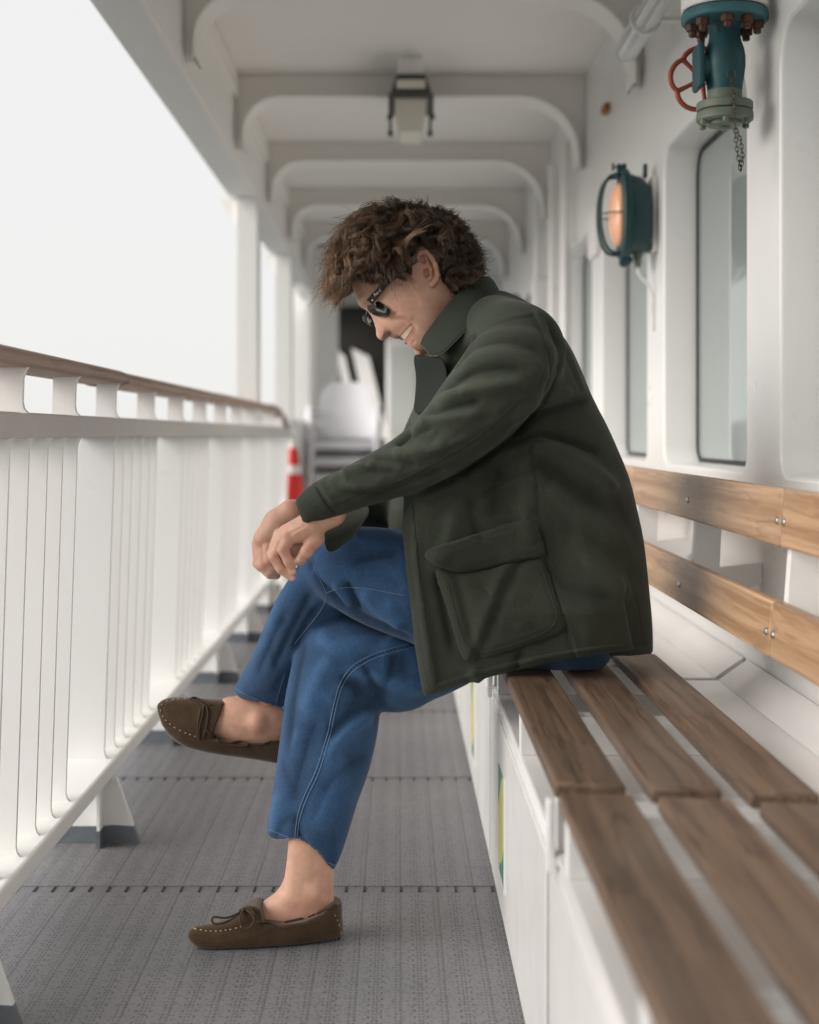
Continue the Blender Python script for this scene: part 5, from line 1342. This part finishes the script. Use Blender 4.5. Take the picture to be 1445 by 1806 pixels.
# stubble on jaw, chin and upper lip
jaw = np.clip(1.2 - pl_dist(Q, [(700, 584), (712, 574)])[0] / 9, 0, 1) * 0.45 + np.clip(1.3 - pl_dist(Q, [(738, 622), (745, 595), (765, 570), (780, 545)])[0] / 20, 0, 1) * 0.42
C = blend(C, np.clip(jaw, 0, 0.6) * (0.75 + 0.35 * wav(V, 900, 5)), (0.26, 0.165, 0.12))
lipd = np.minimum(pl_dist(Q, [(716, 604), (722, 597), (727, 588), (729, 580)])[0] / 3.6, pl_dist(Q, [(703, 596), (711, 587), (719, 578), (726, 572)])[0] / 2.2)
C = blend(C, np.clip(1.35 - lipd, 0, 1) * 0.75, (0.48, 0.17, 0.15))
td = pl_dist(Q, [(709, 596.5), (725.5, 579)])[0]; deep = (V[:, 1] > 2.7)
C = blend(C, np.clip(1.9 - td / 3.0, 0, 1) * (td < 5.6) * (lipd > 0.95), (0.62, 0.52, 0.38))
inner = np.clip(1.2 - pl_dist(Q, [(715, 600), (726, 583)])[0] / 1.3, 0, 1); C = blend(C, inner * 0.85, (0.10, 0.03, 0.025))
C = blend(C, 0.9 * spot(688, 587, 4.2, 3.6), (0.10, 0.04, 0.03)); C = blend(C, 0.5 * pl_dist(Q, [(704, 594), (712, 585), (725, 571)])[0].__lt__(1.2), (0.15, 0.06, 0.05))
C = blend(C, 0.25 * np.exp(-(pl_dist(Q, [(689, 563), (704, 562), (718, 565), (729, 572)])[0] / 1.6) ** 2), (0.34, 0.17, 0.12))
for k in range(6): C = blend(C, 0.45 * np.exp(-(pl_dist(Q, [(709.5 + 2.75 * k - 2.2, 594.5 - 2.9 * k - 3.2), (709.5 + 2.75 * k + 2.5, 594.5 - 2.9 * k + 3.2)])[0] / 0.5) ** 2), (0.22, 0.14, 0.09))
# scalp under the hair
scal = np.zeros(len(V))
HAIRLINE = np.array([(600, 520), (618, 497), (640, 483), (668, 482), (690, 478), (705, 485), (716, 490), (728, 487), (733, 470), (731, 445), (745, 434), (766, 446), (776, 470), (778, 492), (800, 518), (835, 530), (880, 500), (860, 380), (700, 330), (560, 400), (560, 520)], float)
def inpoly(Q, poly):
    ins = np.zeros(len(Q), bool); n = len(poly)
    for i in range(n):
        a, b = poly[i], poly[(i + 1) % n]; c = (a[1] > Q[:, 1]) != (b[1] > Q[:, 1])
        ins ^= c & (Q[:, 0] < (b[0] - a[0]) * (Q[:, 1] - a[1]) / (b[1] - a[1] + 1e-12) + a[0])
    return ins
ear_m = (V[:, 1] < 2.684) & (pl_dist(Q, [(735, 480), (740, 450), (755, 450), (768, 480), (765, 498)])[0] < 11)
sc_m = inpoly(Q, HAIRLINE) & ~ear_m
C[sc_m] = (0.045, 0.026, 0.016)
body_parts.append((V, F, C)); HV, HF, HN = V, F, N; SH = Surf(V, F)

# left hand (near), hanging over the knee
def hz(x, y, Y): return pw(430 + x * 0.1592, 860 + y * 0.1592, Y)
g = Grid((-0.27, 2.49, 0.66), (0.0, 2.66, 0.86), 0.0014)
LY = 2.562
g.chain([hz(980, 280, LY + 0.01), hz(760, 400, LY + 0.004)], [0.026, 0.023], 0.01)
g.chain([hz(740, 430, LY), hz(600, 480, LY)], [0.023, 0.021], 0.012)
g.chain([hz(700, 430, LY + 0.012), hz(480, 500, LY + 0.018)], [0.020, 0.016], 0.012)
g.chain([hz(660, 480, LY - 0.004), hz(510, 540, LY - 0.004)], [0.018, 0.014], 0.012)
for (pts, ys, rs) in (
    ([(520, 540), (440, 690), (495, 815), (548, 930)], (-0.006, -0.018, -0.016, -0.012), (0.0118, 0.0102, 0.0088, 0.0068)),
    ([(445, 530), (335, 765), (420, 905), (535, 1000)], (0.004, -0.004, -0.006, -0.006), (0.0118, 0.0102, 0.0088, 0.0068)),
    ([(400, 520), (318, 735), (395, 880), (490, 965)], (0.020, 0.012, 0.012, 0.012), (0.0112, 0.0096, 0.0084, 0.0066)),
    ([(390, 510), (338, 660), (400, 790), (470, 860)], (0.036, 0.030, 0.028, 0.028), (0.010, 0.0086, 0.0075, 0.006))):
    g.chain([hz(x, y, LY + d) for (x, y), d in zip(pts, ys)], rs, 0.0035)
g.ell(hz(590, 620, LY + 0.016), (0.019, 0.013, 0.030), 0.008, rot=Matrix.Rotation(0.5, 3, 'Y'))
g.ell(hz(560, 715, LY + 0.014), (0.016, 0.012, 0.028), 0.008, rot=Matrix.Rotation(0.55, 3, 'Y'))
g.chain([hz(760, 470, LY - 0.004), hz(800, 560, LY - 0.006), hz(700, 705, LY - 0.014), hz(605, 815, LY - 0.014)], [0.018, 0.0148, 0.0112, 0.0078], 0.006)
g.ell(hz(470, 525, LY - 0.012), (0.008, 0.006, 0.008), 0.008)
V, F = nets(g); V = relax(V, F, 2, 0.4); N = normals(V, F); Q = proj(V); C = np.tile(SKIN * 0.98, (len(V), 1))
def hp(x, y): return (430 + x * 0.1592, 860 + y * 0.1592)
for (x, y, r) in ((440, 690, 9), (335, 765, 9), (470, 525, 8), (700, 700, 9), (545, 930, 7), (535, 1000, 7), (610, 820, 7), (495, 815, 7), (420, 900, 7)):
    a = hp(x, y); C = blend(C, 0.35 * spot(a[0], a[1], r), (0.56, 0.24, 0.18))
for (x, y, r) in ((548, 930, 3.4), (545, 1000, 3.4), (592, 800, 4.2)):
    a = hp(x, y); C = blend(C, np.clip(1.6 - np.hypot(Q[:, 0] - a[0], Q[:, 1] - a[1]) / r, 0, 1) * 0.85, (0.74, 0.50, 0.42))
for pl in ([(455, 665), (475, 690)], [(425, 690), (440, 715)], [(345, 740), (370, 760)], [(690, 680), (730, 720)], [(640, 760), (680, 790)], [(570, 790), (600, 850)], [(500, 890), (560, 905)]):
    q = [hp(*p) for p in pl]; d = pl_dist(Q, q)[0]; V = V - N * (0.0007 * np.exp(-(d / 1.2) ** 2) * facing(V, N))[:, None]; C = blend(C, 0.35 * np.exp(-(d / 1.2) ** 2), (0.33, 0.16, 0.11))
for pl in ([(700, 440), (560, 520)], [(640, 420), (470, 500)]):
    q = [hp(*p) for p in pl]; d = pl_dist(Q, q)[0]; V = V + N * (0.0010 * np.exp(-(d / 3.0) ** 2) * facing(V, N))[:, None]
body_parts.append((V, F, C))
# right hand (far)
g = Grid((-0.31, 2.62, 0.66), (0.0, 2.90, 0.88), 0.0017)
RY = 2.70
g.chain([pw(640, 902, 2.82), hz(960, 220, RY + 0.06), hz(520, 290, RY)], [0.030, 0.027, 0.024], 0.01)
g.chain([hz(520, 290, RY), hz(380, 400, RY), hz(250, 560, RY)], [0.025, 0.027, 0.024], 0.01)
g.chain([hz(400, 420, RY + 0.02), hz(210, 560, RY + 0.025)], [0.02, 0.018], 0.01)
for (pts, ys, rs) in (
    ([(160, 620), (165, 840), (260, 930), (330, 950)], (0.035, 0.03, 0.025, 0.02), (0.0122, 0.0105, 0.009, 0.0072)),
    ([(175, 640), (190, 860), (290, 955), (365, 975)], (0.014, 0.006, 0.004, 0.004), (0.0128, 0.0108, 0.0092, 0.0074)),
    ([(215, 660), (225, 850), (310, 920), (370, 940)], (-0.004, -0.012, -0.012, -0.008), (0.0126, 0.0106, 0.009, 0.0072)),
    ([(275, 660), (290, 800), (350, 860)], (-0.016, -0.022, -0.018), (0.0115, 0.0098, 0.0085))):
    g.chain([hz(x, y, RY + d) for (x, y), d in zip(pts, ys)], rs, 0.004)
g.chain([hz(420, 450, RY - 0.012), hz(380, 640, RY - 0.02), hz(400, 760, RY - 0.01)], [0.015, 0.0125, 0.009], 0.006)
V, F = nets(g); V = relax(V, F, 2, 0.4); Q = proj(V); C = np.tile(SKIN * 0.96, (len(V), 1))
for (x, y, r) in ((150, 640, 10), (165, 840, 9), (220, 660, 9), (230, 850, 8)):
    a = hp(x, y); C = blend(C, 0.35 * spot(a[0], a[1], r), (0.52, 0.22, 0.17))
body_parts.append((V, F, C))
# ankles and feet inside the shoes
g = Grid((-0.40, 2.58, 0.0), (-0.05, 3.02, 0.5), 0.0028)
AR = [(512, 1440), (590, 1440), (588, 1560), (590, 1600), (592, 1640), (540, 1655), (460, 1655), (420, 1640), (440, 1604), (462, 1592), (492, 1570), (505, 1540)]
inflate(g, AR, lambda a, b: 2.677 - max(0, 520 - a) * 0.0002, 0.038, 0.008, it=1)
g.ell(P(556, 1575, 2.650), (0.014, 0.013, 0.016), 0.015); g.chain([pw(580, 1530, 2.645), pw(579, 1580, 2.643)], [0.004, 0.004], 0.012, cut=True)
AL = [(410, 1225), (520, 1225), (528, 1290), (520, 1320), (440, 1322), (370, 1300), (340, 1280), (372, 1243)]
inflate(g, AL, 2.885, 0.042, 0.008, it=1)
g.ell(P(455, 1274, 2.852), (0.015, 0.014, 0.017), 0.015)
V, F = nets(g); V = relax(V, F, 2); Q = proj(V); C = np.tile(SKIN * (1.0, 0.98, 0.96), (len(V), 1)); C = blend(C, 0.4 * spot(455, 1275, 16), (0.60, 0.30, 0.23)); C = blend(C, 0.3 * spot(560, 1600, 26), (0.55, 0.26, 0.19))
body_parts.append((V, F, C))
# hidden trunk and limbs joining everything
g = Grid((-0.40, 2.48, 0.05), (0.50, 3.06, 1.12), 0.010)
hipL, hipR = pw(1000, 1120, 2.70), pw(990, 1105, 2.86)
g.chain([pw(1010, 1090, 2.79), pw(990, 850, 2.80), pw(890, 640, 2.79), pw(815, 600, 2.78)], [0.10, 0.11, 0.11, 0.05], 0.04)
g.chain([hipL, pw(600, 1015, 2.68), pw(475, 1225, 2.865)], [0.05, 0.03, 0.025], 0.0); g.chain([hipR, pw(610, 1165, 2.74), pw(555, 1480, 2.684)], [0.05, 0.03, 0.025], 0.0)
g.chain([pw(900, 640, 2.62), pw(730, 820, 2.56), pw(600, 885, 2.565)], [0.05, 0.035, 0.024], 0.02); g.chain([pw(870, 640, 2.95), pw(720, 870, 2.93), pw(620, 903, 2.80)], [0.05, 0.035, 0.024], 0.02)
V, F = nets(g); body_parts.append((V, F, np.tile(SKIN, (len(V), 1))))
o_ = 0; VV, FF, CC = [], [], []
for V, F, C in body_parts: VV.append(V); FF.append(F + o_); CC.append(C); o_ += len(V)
bm_ = to_mesh('body', np.concatenate(VV), np.concatenate(FF)); set_col(bm_, np.clip(np.concatenate(CC), 0, 1)); body = link('body', bm_, M['skin'], man)

# ---------------------------------------------------------------- shoes
def shoe(out, Yf, T, cut, name, zmin=None):
    w = np.array([P(x, y, Yf(x, y)) for x, y in out]); g = Grid(w.min(0) - (0.02, T + 0.02, 0.02), w.max(0) + (0.02, T + 0.02, 0.02), 0.0022)
    inflate(g, out, Yf, T, 0.002, it=1, cutpoly=cut, zmin=zmin, power=0.75)
    V, F = nets(g); V = relax(V, F, 2, 0.4); N = normals(V, F); return V, F, N
RSH = [(331, 1654), (334, 1640), (350, 1633), (385, 1627), (415, 1616), (436, 1596), (470, 1560), (530, 1555), (600, 1560), (604, 1610), (606, 1650), (597, 1664), (560, 1666), (500, 1674), (440, 1680), (390, 1681), (350, 1672)]
RCUT = [(300, 1700), (300, 1600), (400, 1580), (428, 1601), (440, 1593), (452, 1590), (462, 1594), (469, 1620), (500, 1619), (540, 1613), (570, 1600), (586, 1588), (600, 1590), (640, 1620), (640, 1700)]
V, F, N = shoe(RSH, lambda a, b: 2.618 + (a - 335) * 0.00022, 0.047, RCUT, 'shoe', zmin=0.004)
V = V + crease(V, N, smooth_line([(342, 1638), (375, 1643), (410, 1639), (432, 1631), (455, 1622)]), -0.0016, 2.5, False)
V = V + crease(V, N, smooth_line([(468, 1626), (500, 1630), (540, 1628), (590, 1610)]), 0.0016, 6, False) + N * (0.0008 * wav(V, 60, 21))[:, None]
SR = Surf(V, F); rs_ = link('moccasin', to_mesh('moccasin', V, F), M['suede'], man)
stitch(SR, smooth_line([(340, 1638), (375, 1643.5), (410, 1640), (432, 1632)]), 0.0011, (2, 1), 0.0010, 2.6).build('toe_stitching', M['cream_thread'], rs_, 60)
stitch(SR, smooth_line([(590, 1612), (599, 1632), (602, 1650)]), 0.0010, (2, 1), 0.0008, 2.6).build('heel_stitching', M['cream_thread'], rs_, 60)
lc = MB(); stitch(SR, smooth_line([(452, 1626), (475, 1630), (486, 1634)]), 0.0022, None, 0.0015, 3, lc); stitch(SR, smooth_line([(503, 1628), (540, 1620), (556, 1613)]), 0.0022, None, 0.0015, 3, lc); stitch(SR, smooth_line([(560, 1613), (580, 1603), (592, 1596)]), 0.0022, None, 0.0012, 3, lc)
def lp(pts): return [P(p[0], p[1], p[2] - 0.036) for p in spl(pts, 22)]
lc.tube(lp([(430, 1604, 2.66), (418, 1612, 2.642), (398, 1619, 2.632), (378, 1617, 2.63), (374, 1624, 2.628), (382, 1630, 2.628), (402, 1625, 2.63), (420, 1613, 2.64), (431, 1603, 2.655)]), 0.0022, 6)
lc.tube(lp([(431, 1603, 2.655), (440, 1608, 2.64), (449, 1620, 2.630), (444, 1634, 2.628), (434, 1638, 2.628), (425, 1630, 2.63), (424, 1616, 2.636), (431, 1603, 2.65)]), 0.0022, 6)
lc.tube(lp([(431, 1603, 2.65), (424, 1606, 2.66), (440, 1601, 2.645), (450, 1614, 2.635)]), 0.003, 6)
lc.build_split('lace', M['suede_dark'], rs_, 60)
pg = MB()
for i in range(46):
    u = i / 45; x = 345 + 252 * u
    if u < 0.07: continue
    for j, yy in enumerate((2.645, 2.668, 2.69, 2.715)):
        if j and i % 2: continue
        zt = 0.0045 + (0.016 * max(0, 1 - u / 0.13) ** 1.6)
        p = P(x + RNG.uniform(-1, 1), 1600, yy); wy = 2.682 + (yy - 2.682) * min(1.0, 0.25 + u * 4) * (0.6 + 0.4 * math.sin(math.pi * min(1, 0.12 + u)))
        pg.lathe([(0.0005, zt - 0.005), (0.0022, zt - 0.0042), (0.0028, zt - 0.002), (0.0028, zt + 0.004)], (p.x, wy - 0.045 * (1 - u), 0), 7)
pg.build('sole_pegs', M['suede_dark'], rs_, 60)
LSH = [(277, 1249), (280, 1238), (298, 1230), (330, 1230), (370, 1233), (402, 1232), (470, 1228), (545, 1240), (560, 1290), (555, 1350), (530, 1352), (490, 1345), (440, 1336), (400, 1331), (360, 1325), (320, 1314), (290, 1286)]
LCUT = [(240, 1400), (240, 1200), (330, 1200), (398, 1236), (392, 1255), (384, 1276), (379, 1296), (400, 1300), (433, 1304), (470, 1303), (500, 1297), (545, 1280), (600, 1280), (600, 1400)]
LF = lambda a, b: 2.885
V, F, N = shoe(LSH, LF, 0.046, LCUT, 'shoe')
V = V + crease(V, N, smooth_line([(303, 1232), (290, 1238), (284, 1252), (296, 1272), (318, 1288), (345, 1298)]), -0.0016, 2.5, False)
V = V + crease(V, N, smooth_line([(386, 1304), (430, 1312), (490, 1306)]), 0.0014, 6, False) + N * (0.0008 * wav(V, 60, 22))[:, None]
SL = Surf(V, F); ls_ = link('moccasin', to_mesh('moccasin', V, F), M['suede'], man)
stitch(SL, smooth_line([(330, 1233), (303, 1233.5), (287, 1240), (282, 1252), (293, 1272), (315, 1288), (345, 1299)]), 0.0011, (2, 1), 0.0010, 2.6).build('toe_stitching', M['cream_thread'], ls_, 60)
lc = MB()
for pl in ([(362, 1285), (378, 1300), (388, 1309)], [(405, 1310), (425, 1309), (442, 1313), (425, 1315), (405, 1312)], [(462, 1313), (480, 1308), (496, 1307)], [(335, 1234), (350, 1238), (362, 1246)], [(360, 1246), (358, 1262), (352, 1285), (352, 1304)], [(364, 1246), (368, 1258), (364, 1285), (358, 1302)], [(355, 1250), (350, 1275), (349, 1300)], [(336, 1234), (345, 1231), (360, 1240), (372, 1244)]):
    stitch(SL, smooth_line(pl), 0.0022, None, 0.0022, 3, lc)
lc.build_split('lace', M['suede_dark'], ls_, 60)

# ---------------------------------------------------------------- sunglasses
t = NT('tortoise'); c = t.co('Object'); n = t.noise(c, 90, 3, 0.6)
t.set(color=t.ramp(n, [(0.48, (0.008, 0.005, 0.004)), (0.62, (0.05, 0.014, 0.006)), (0.72, (0.25, 0.07, 0.02))]), rough=0.12, coat=0.15, spec=0.35); M['tortoise'] = t.m
t = NT('dark_lens'); t.set(color=(0.006, 0.006, 0.006), rough=0.10, spec=0.22); M['lens'] = t.m
M['print'] = plain('white_print', (0.7, 0.7, 0.68), 0.4)
sg = empty('sunglasses', P(660, 540, 2.68)); set_parent(sg, man)
def plate(pts, th, name, mat, n=None, bev=0.0008):
    """flat outline (px,py,Y) with thickness along its normal"""
    w = [P(*p) for p in pts]; c_ = sum(w, Vector()) / len(w); nn = Vector()
    for a, b in zip(w, w[1:] + w[:1]): nn += (a - c_).cross(b - c_)
    nn.normalize()
    if nn.y > 0: nn = -nn
    m = len(w); inn = [p + (c_ - p).normalized() * bev for p in w]
    vs = [p + nn * th * 0.5 for p in inn] + [p + nn * (th * 0.5 - bev) for p in w] + [p - nn * (th * 0.5 - bev) for p in w] + [p - nn * th * 0.5 for p in inn]
    fs = [tuple(range(m)), tuple(range(4 * m - 1, 3 * m - 1, -1))]
    for r in range(3):
        for i in range(m): fs.append((r * m + i, r * m + (i + 1) % m, (r + 1) * m + (i + 1) % m, (r + 1) * m + i))
    return MB().add(vs, fs).build(name, mat, sg, 50)
def fy(x, y, d=2.75):
    h, n_ = SH.hit(x, y); return h.y if h is not None else d
LYA, LYB = fy(662, 556) - 0.004, fy(688, 545) - 0.010
def ly(x, y): return LYA + (LYB - LYA) * (x - 652) / 36.0
LENS = [(648.5, 535), (653, 528), (661, 527), (670, 531.5), (679, 538), (686, 544), (688.5, 549), (686.5, 555), (681, 559), (672, 559.5), (662, 557), (653, 551.5), (648, 543)]
lw = smooth_poly(LENS, 2)
fr2 = [tuple(q) for q in lw]; cx_, cy_ = np.mean(LENS, 0)
plate([(x, y, ly(x, y)) for x, y in fr2], 0.0042, 'lens_frame', M['tortoise'])
plate([(cx_ + (x - cx_) * 0.84, cy_ + (y - cy_) * 0.74, ly(x, y) - 0.0016) for x, y in fr2], 0.003, 'lens', M['lens'])
FAR = [(639.5, 560), (644, 553.5), (651, 552.5), (658, 559), (661, 575), (654, 574.5), (648, 571), (641.5, 566)]
plate([(x, y, 2.772 - (x - 650) * 0.0009) for x, y in [tuple(q) for q in smooth_poly(FAR, 2)]], 0.004, 'lens_frame', M['tortoise'])
plate([(650 + (x - 650) * 0.82, 563.5 + (y - 563.5) * 0.8, 2.7695 - (x - 650) * 0.0009) for x, y in [tuple(q) for q in smooth_poly(FAR, 2)]], 0.003, 'lens', M['lens'])
br_ = MB().tube([P(648, 553, 2.765), P(649, 548, 2.755), P(650, 543, 2.745)], 0.0028, 8).build('bridge', M['tortoise'], sg, 60)
tmp = spl([(x, y, fy(x, y) - o) for x, y, o in ((652, 533, 0.008), (657, 527, 0.009), (664, 519, 0.008), (680, 501, 0.006), (700, 483, 0.005), (722, 466, 0.005), (737, 458, 0.004))], 26)
tr = MB(); vs = []; fs = []
for i, q in enumerate(tmp):
    a = np.array(tmp[min(i + 1, 25)][:2]) - np.array(tmp[max(i - 1, 0)][:2]); a /= np.linalg.norm(a); pr = np.array((-a[1], a[0])); h_ = 6.6 - 2.0 * i / 25
    for s_, dy in ((-1, -0.0018), (1, -0.0018), (1, 0.0018), (-1, 0.0018)): vs.append(P(q[0] + pr[0] * h_ * s_, q[1] + pr[1] * h_ * s_, q[2] + dy))
for i in range(25):
    for k in range(4): fs.append((i * 4 + k, i * 4 + (k + 1) % 4, i * 4 + 4 + (k + 1) % 4, i * 4 + 4 + k))
fs += [(3, 2, 1, 0), (100, 101, 102, 103)]
tr.add(vs, fs).build('temple', M['tortoise'], sg, 50)
MB().lathe([(0.0002, -0.0012), (0.0018, -0.0008), (0.002, 0.001)], tuple(P(657, 529.5, fy(657, 529) - 0.0125)), 10, 'Y').build('rivet', M['steel'], sg)
tc = bpy.data.curves.new('lettering', 'FONT'); tc.body = 'Ray-Ban'; tc.size = 0.0075; tc.extrude = 0.0001; tc.align_x = 'CENTER'; tc.align_y = 'CENTER'; tc.shear = 0.3
to = bpy.data.objects.new('tmp_text', tc); COL.objects.link(to); dg = bpy.context.evaluated_depsgraph_get(); lm = bpy.data.meshes.new_from_object(to.evaluated_get(dg)); bpy.data.objects.remove(to)
lm.transform(Matrix.Rotation(R(-42), 4, 'Y') @ Matrix.Rotation(R(90), 4, 'X')); lm.materials.clear(); lm.materials.append(M['print'])
lo_ = bpy.data.objects.new('lettering', lm); COL.objects.link(lo_); lo_.location = P(668, 514, fy(668, 514) - 0.0105); lo_.rotation_euler = (0, 0, 0); set_parent(lo_, sg)

# ---------------------------------------------------------------- curly hair
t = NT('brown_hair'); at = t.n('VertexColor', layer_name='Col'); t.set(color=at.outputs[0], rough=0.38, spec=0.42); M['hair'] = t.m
sel = np.where(sc_m)[0]; sel = sel[(HV[sel, 2] > 1.03)]
rng = np.random.default_rng(11)
def z1(l): return np.array([(540 + x * 0.2768, 320 + y * 0.2768) for x, y in l], float)
OUTL = z1([(110, 660), (150, 560), (145, 450), (190, 350), (240, 280), (250, 240), (330, 225), (370, 170), (450, 165), (520, 112), (580, 118), (610, 150), (660, 138), (720, 178), (760, 198), (850, 222), (910, 262), (945, 325), (1000, 342), (1050, 345), (1062, 380), (1105, 430), (1090, 500), (1140, 590), (1080, 610), (1050, 650), (950, 710), (880, 610), (848, 520), (800, 455), (745, 432), (700, 460), (688, 560), (715, 645), (640, 622), (560, 595), (500, 612), (440, 645), (390, 632), (330, 600), (288, 650), (325, 760), (350, 850), (335, 900), (280, 858), (200, 868), (180, 765), (125, 720)])
EARP = z1([(690, 600), (688, 520), (712, 445), (760, 425), (815, 460), (850, 560), (850, 650), (800, 680), (740, 650)])
def smooth_noise(n): return rng.normal(size=n)
order = rng.permutation(sel); roots = []; cellset = set()
for i in order:
    k = tuple(np.floor(HV[i] / 0.0098).astype(int))
    if k in cellset: continue
    cellset.add(k); roots.append(i)
loose_set = set(rng.choice(roots, size=min(130, len(roots)), replace=False).tolist())
hv, hf, hc = [], [], []; base_i = 0
NSEG = 20; tt = np.linspace(0, 1, NSEG)
for ri in roots:
    p0 = HV[ri]; n0 = HN[ri]; q = proj(p0[None])[0]
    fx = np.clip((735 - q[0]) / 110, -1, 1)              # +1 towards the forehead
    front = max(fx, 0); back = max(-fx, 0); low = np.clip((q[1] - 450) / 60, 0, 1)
    flow = np.array([-0.45 * front + 0.55 * back, 0.0, -0.25 - 0.55 * front - 0.35 * back])
    L = 0.062 + 0.030 * front + rng.uniform(-0.016, 0.020) - 0.014 * low * (1 - front)
    L += 0.018 * (back > 0.4) * low
    loose = ri in loose_set
    d0 = n0 * (0.95 - 0.45 * low) + flow * 0.45 + rng.normal(0, 0.16, 3); d0 /= np.linalg.norm(d0)
    d1 = n0 * 0.10 + flow * 1.2 + rng.normal(0, 0.42, 3) + np.array([0, 0, -0.15]); d1 /= np.linalg.norm(d1)
    if back > 0.35 and rng.random() < 0.5: d1 = d1 * 0.5 + np.array([0.5, 0, 0.35])
    turns = rng.uniform(0.8, 1.5); rad = rng.uniform(0.0065, 0.0145); ph = rng.uniform(0, 6.28); hand = rng.choice((-1, 1))
    ax = np.cross(d0, rng.normal(size=3)); ax /= np.linalg.norm(ax); bx_ = np.cross(d0, ax)
    tone = rng.uniform(0.4, 1.0) if rng.random() < 0.62 else rng.uniform(1.1, 2.0); ns = 26; sh = 1.0
    if loose: L += 0.016; rad *= 1.15; ns = 12; tone = min(tone, 1.0)
    def strand(off, Ls, ps, rk, tw):
        D_ = d0[None] * (1 - tt)[:, None] + d1[None] * tt[:, None]; D_ /= np.linalg.norm(D_, axis=1)[:, None]
        c_ = np.cumsum(D_ * (Ls / NSEG), axis=0) - D_[0] * Ls / NSEG
        a_ = ps + hand * turns * 6.283 * tt; rr = rk * np.clip(tt * 2.0, 0, 1) * (1.08 - 0.3 * tt)
        return p0 + off * (1 - 0.35 * tt)[:, None] + c_ + ax * (np.cos(a_) * rr)[:, None] + bx_ * (np.sin(a_) * rr)[:, None] + tw * (tt ** 2)[:, None]
    # shorten the lock until it keeps inside the hair's outline
    for it in range(5):
        g_ = strand(np.zeros(3), L, ph, rad, np.zeros(3)); qq = proj(g_[4:])
        if inpoly(qq, OUTL).mean() > (0.70 if loose else 0.86): break
        L *= 0.78; rad *= 0.86
    if inpoly(qq, OUTL).mean() < 0.45 and q[1] > 420: continue
    if p0[1] < HY and inpoly(qq, EARP).mean() > 0.12: continue
    for s_ in range(ns):
        fly = rng.random() < 0.11
        off = rng.normal(0, 0.0019, 3); off -= n0 * (off @ n0)
        pts = strand(off, L * rng.uniform(0.8, 1.08) * (1.25 if fly else 1), ph + rng.normal(0, 0.6 if fly else 0.2), rad * rng.uniform(0.82, 1.16), rng.normal(0, 0.006 if fly else 0.0018, 3))
        if p0[1] < HY and inpoly(proj(pts[3:]), EARP).any(): continue
        tg = np.gradient(pts, axis=0); tg /= np.linalg.norm(tg, axis=1)[:, None]; a1 = np.cross(tg, (0.31, 0.77, 0.55)); a1 /= np.linalg.norm(a1, axis=1)[:, None] + 1e-9; a2 = np.cross(tg, a1)
        r0 = 0.00050 * (1 - 0.6 * tt ** 2)
        ring = np.stack([pts + a1 * r0[:, None], pts + (-0.5 * a1 + 0.866 * a2) * r0[:, None], pts + (-0.5 * a1 - 0.866 * a2) * r0[:, None]], 1).reshape(-1, 3)
        b = base_i + 3 * np.arange(NSEG - 1)[:, None]
        for k in range(3): hf.append(np.concatenate([b + k, b + (k + 1) % 3, b + 3 + (k + 1) % 3, b + 3 + k], 1))
        hv.append(ring); base_i += 3 * NSEG
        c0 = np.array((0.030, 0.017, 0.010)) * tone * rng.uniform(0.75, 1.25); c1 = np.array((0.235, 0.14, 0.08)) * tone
        wgt = np.repeat(tt ** 1.4, 3)[:, None] * (0.16 + 0.84 * front); hc.append(c0 * (1 - wgt) + c1 * wgt)  # front tips paler: rim light put into the hair colour
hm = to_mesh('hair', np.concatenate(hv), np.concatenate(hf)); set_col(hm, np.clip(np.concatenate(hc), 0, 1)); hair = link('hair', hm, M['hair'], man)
print('hair strands', len(hv), 'clumps', len(roots))
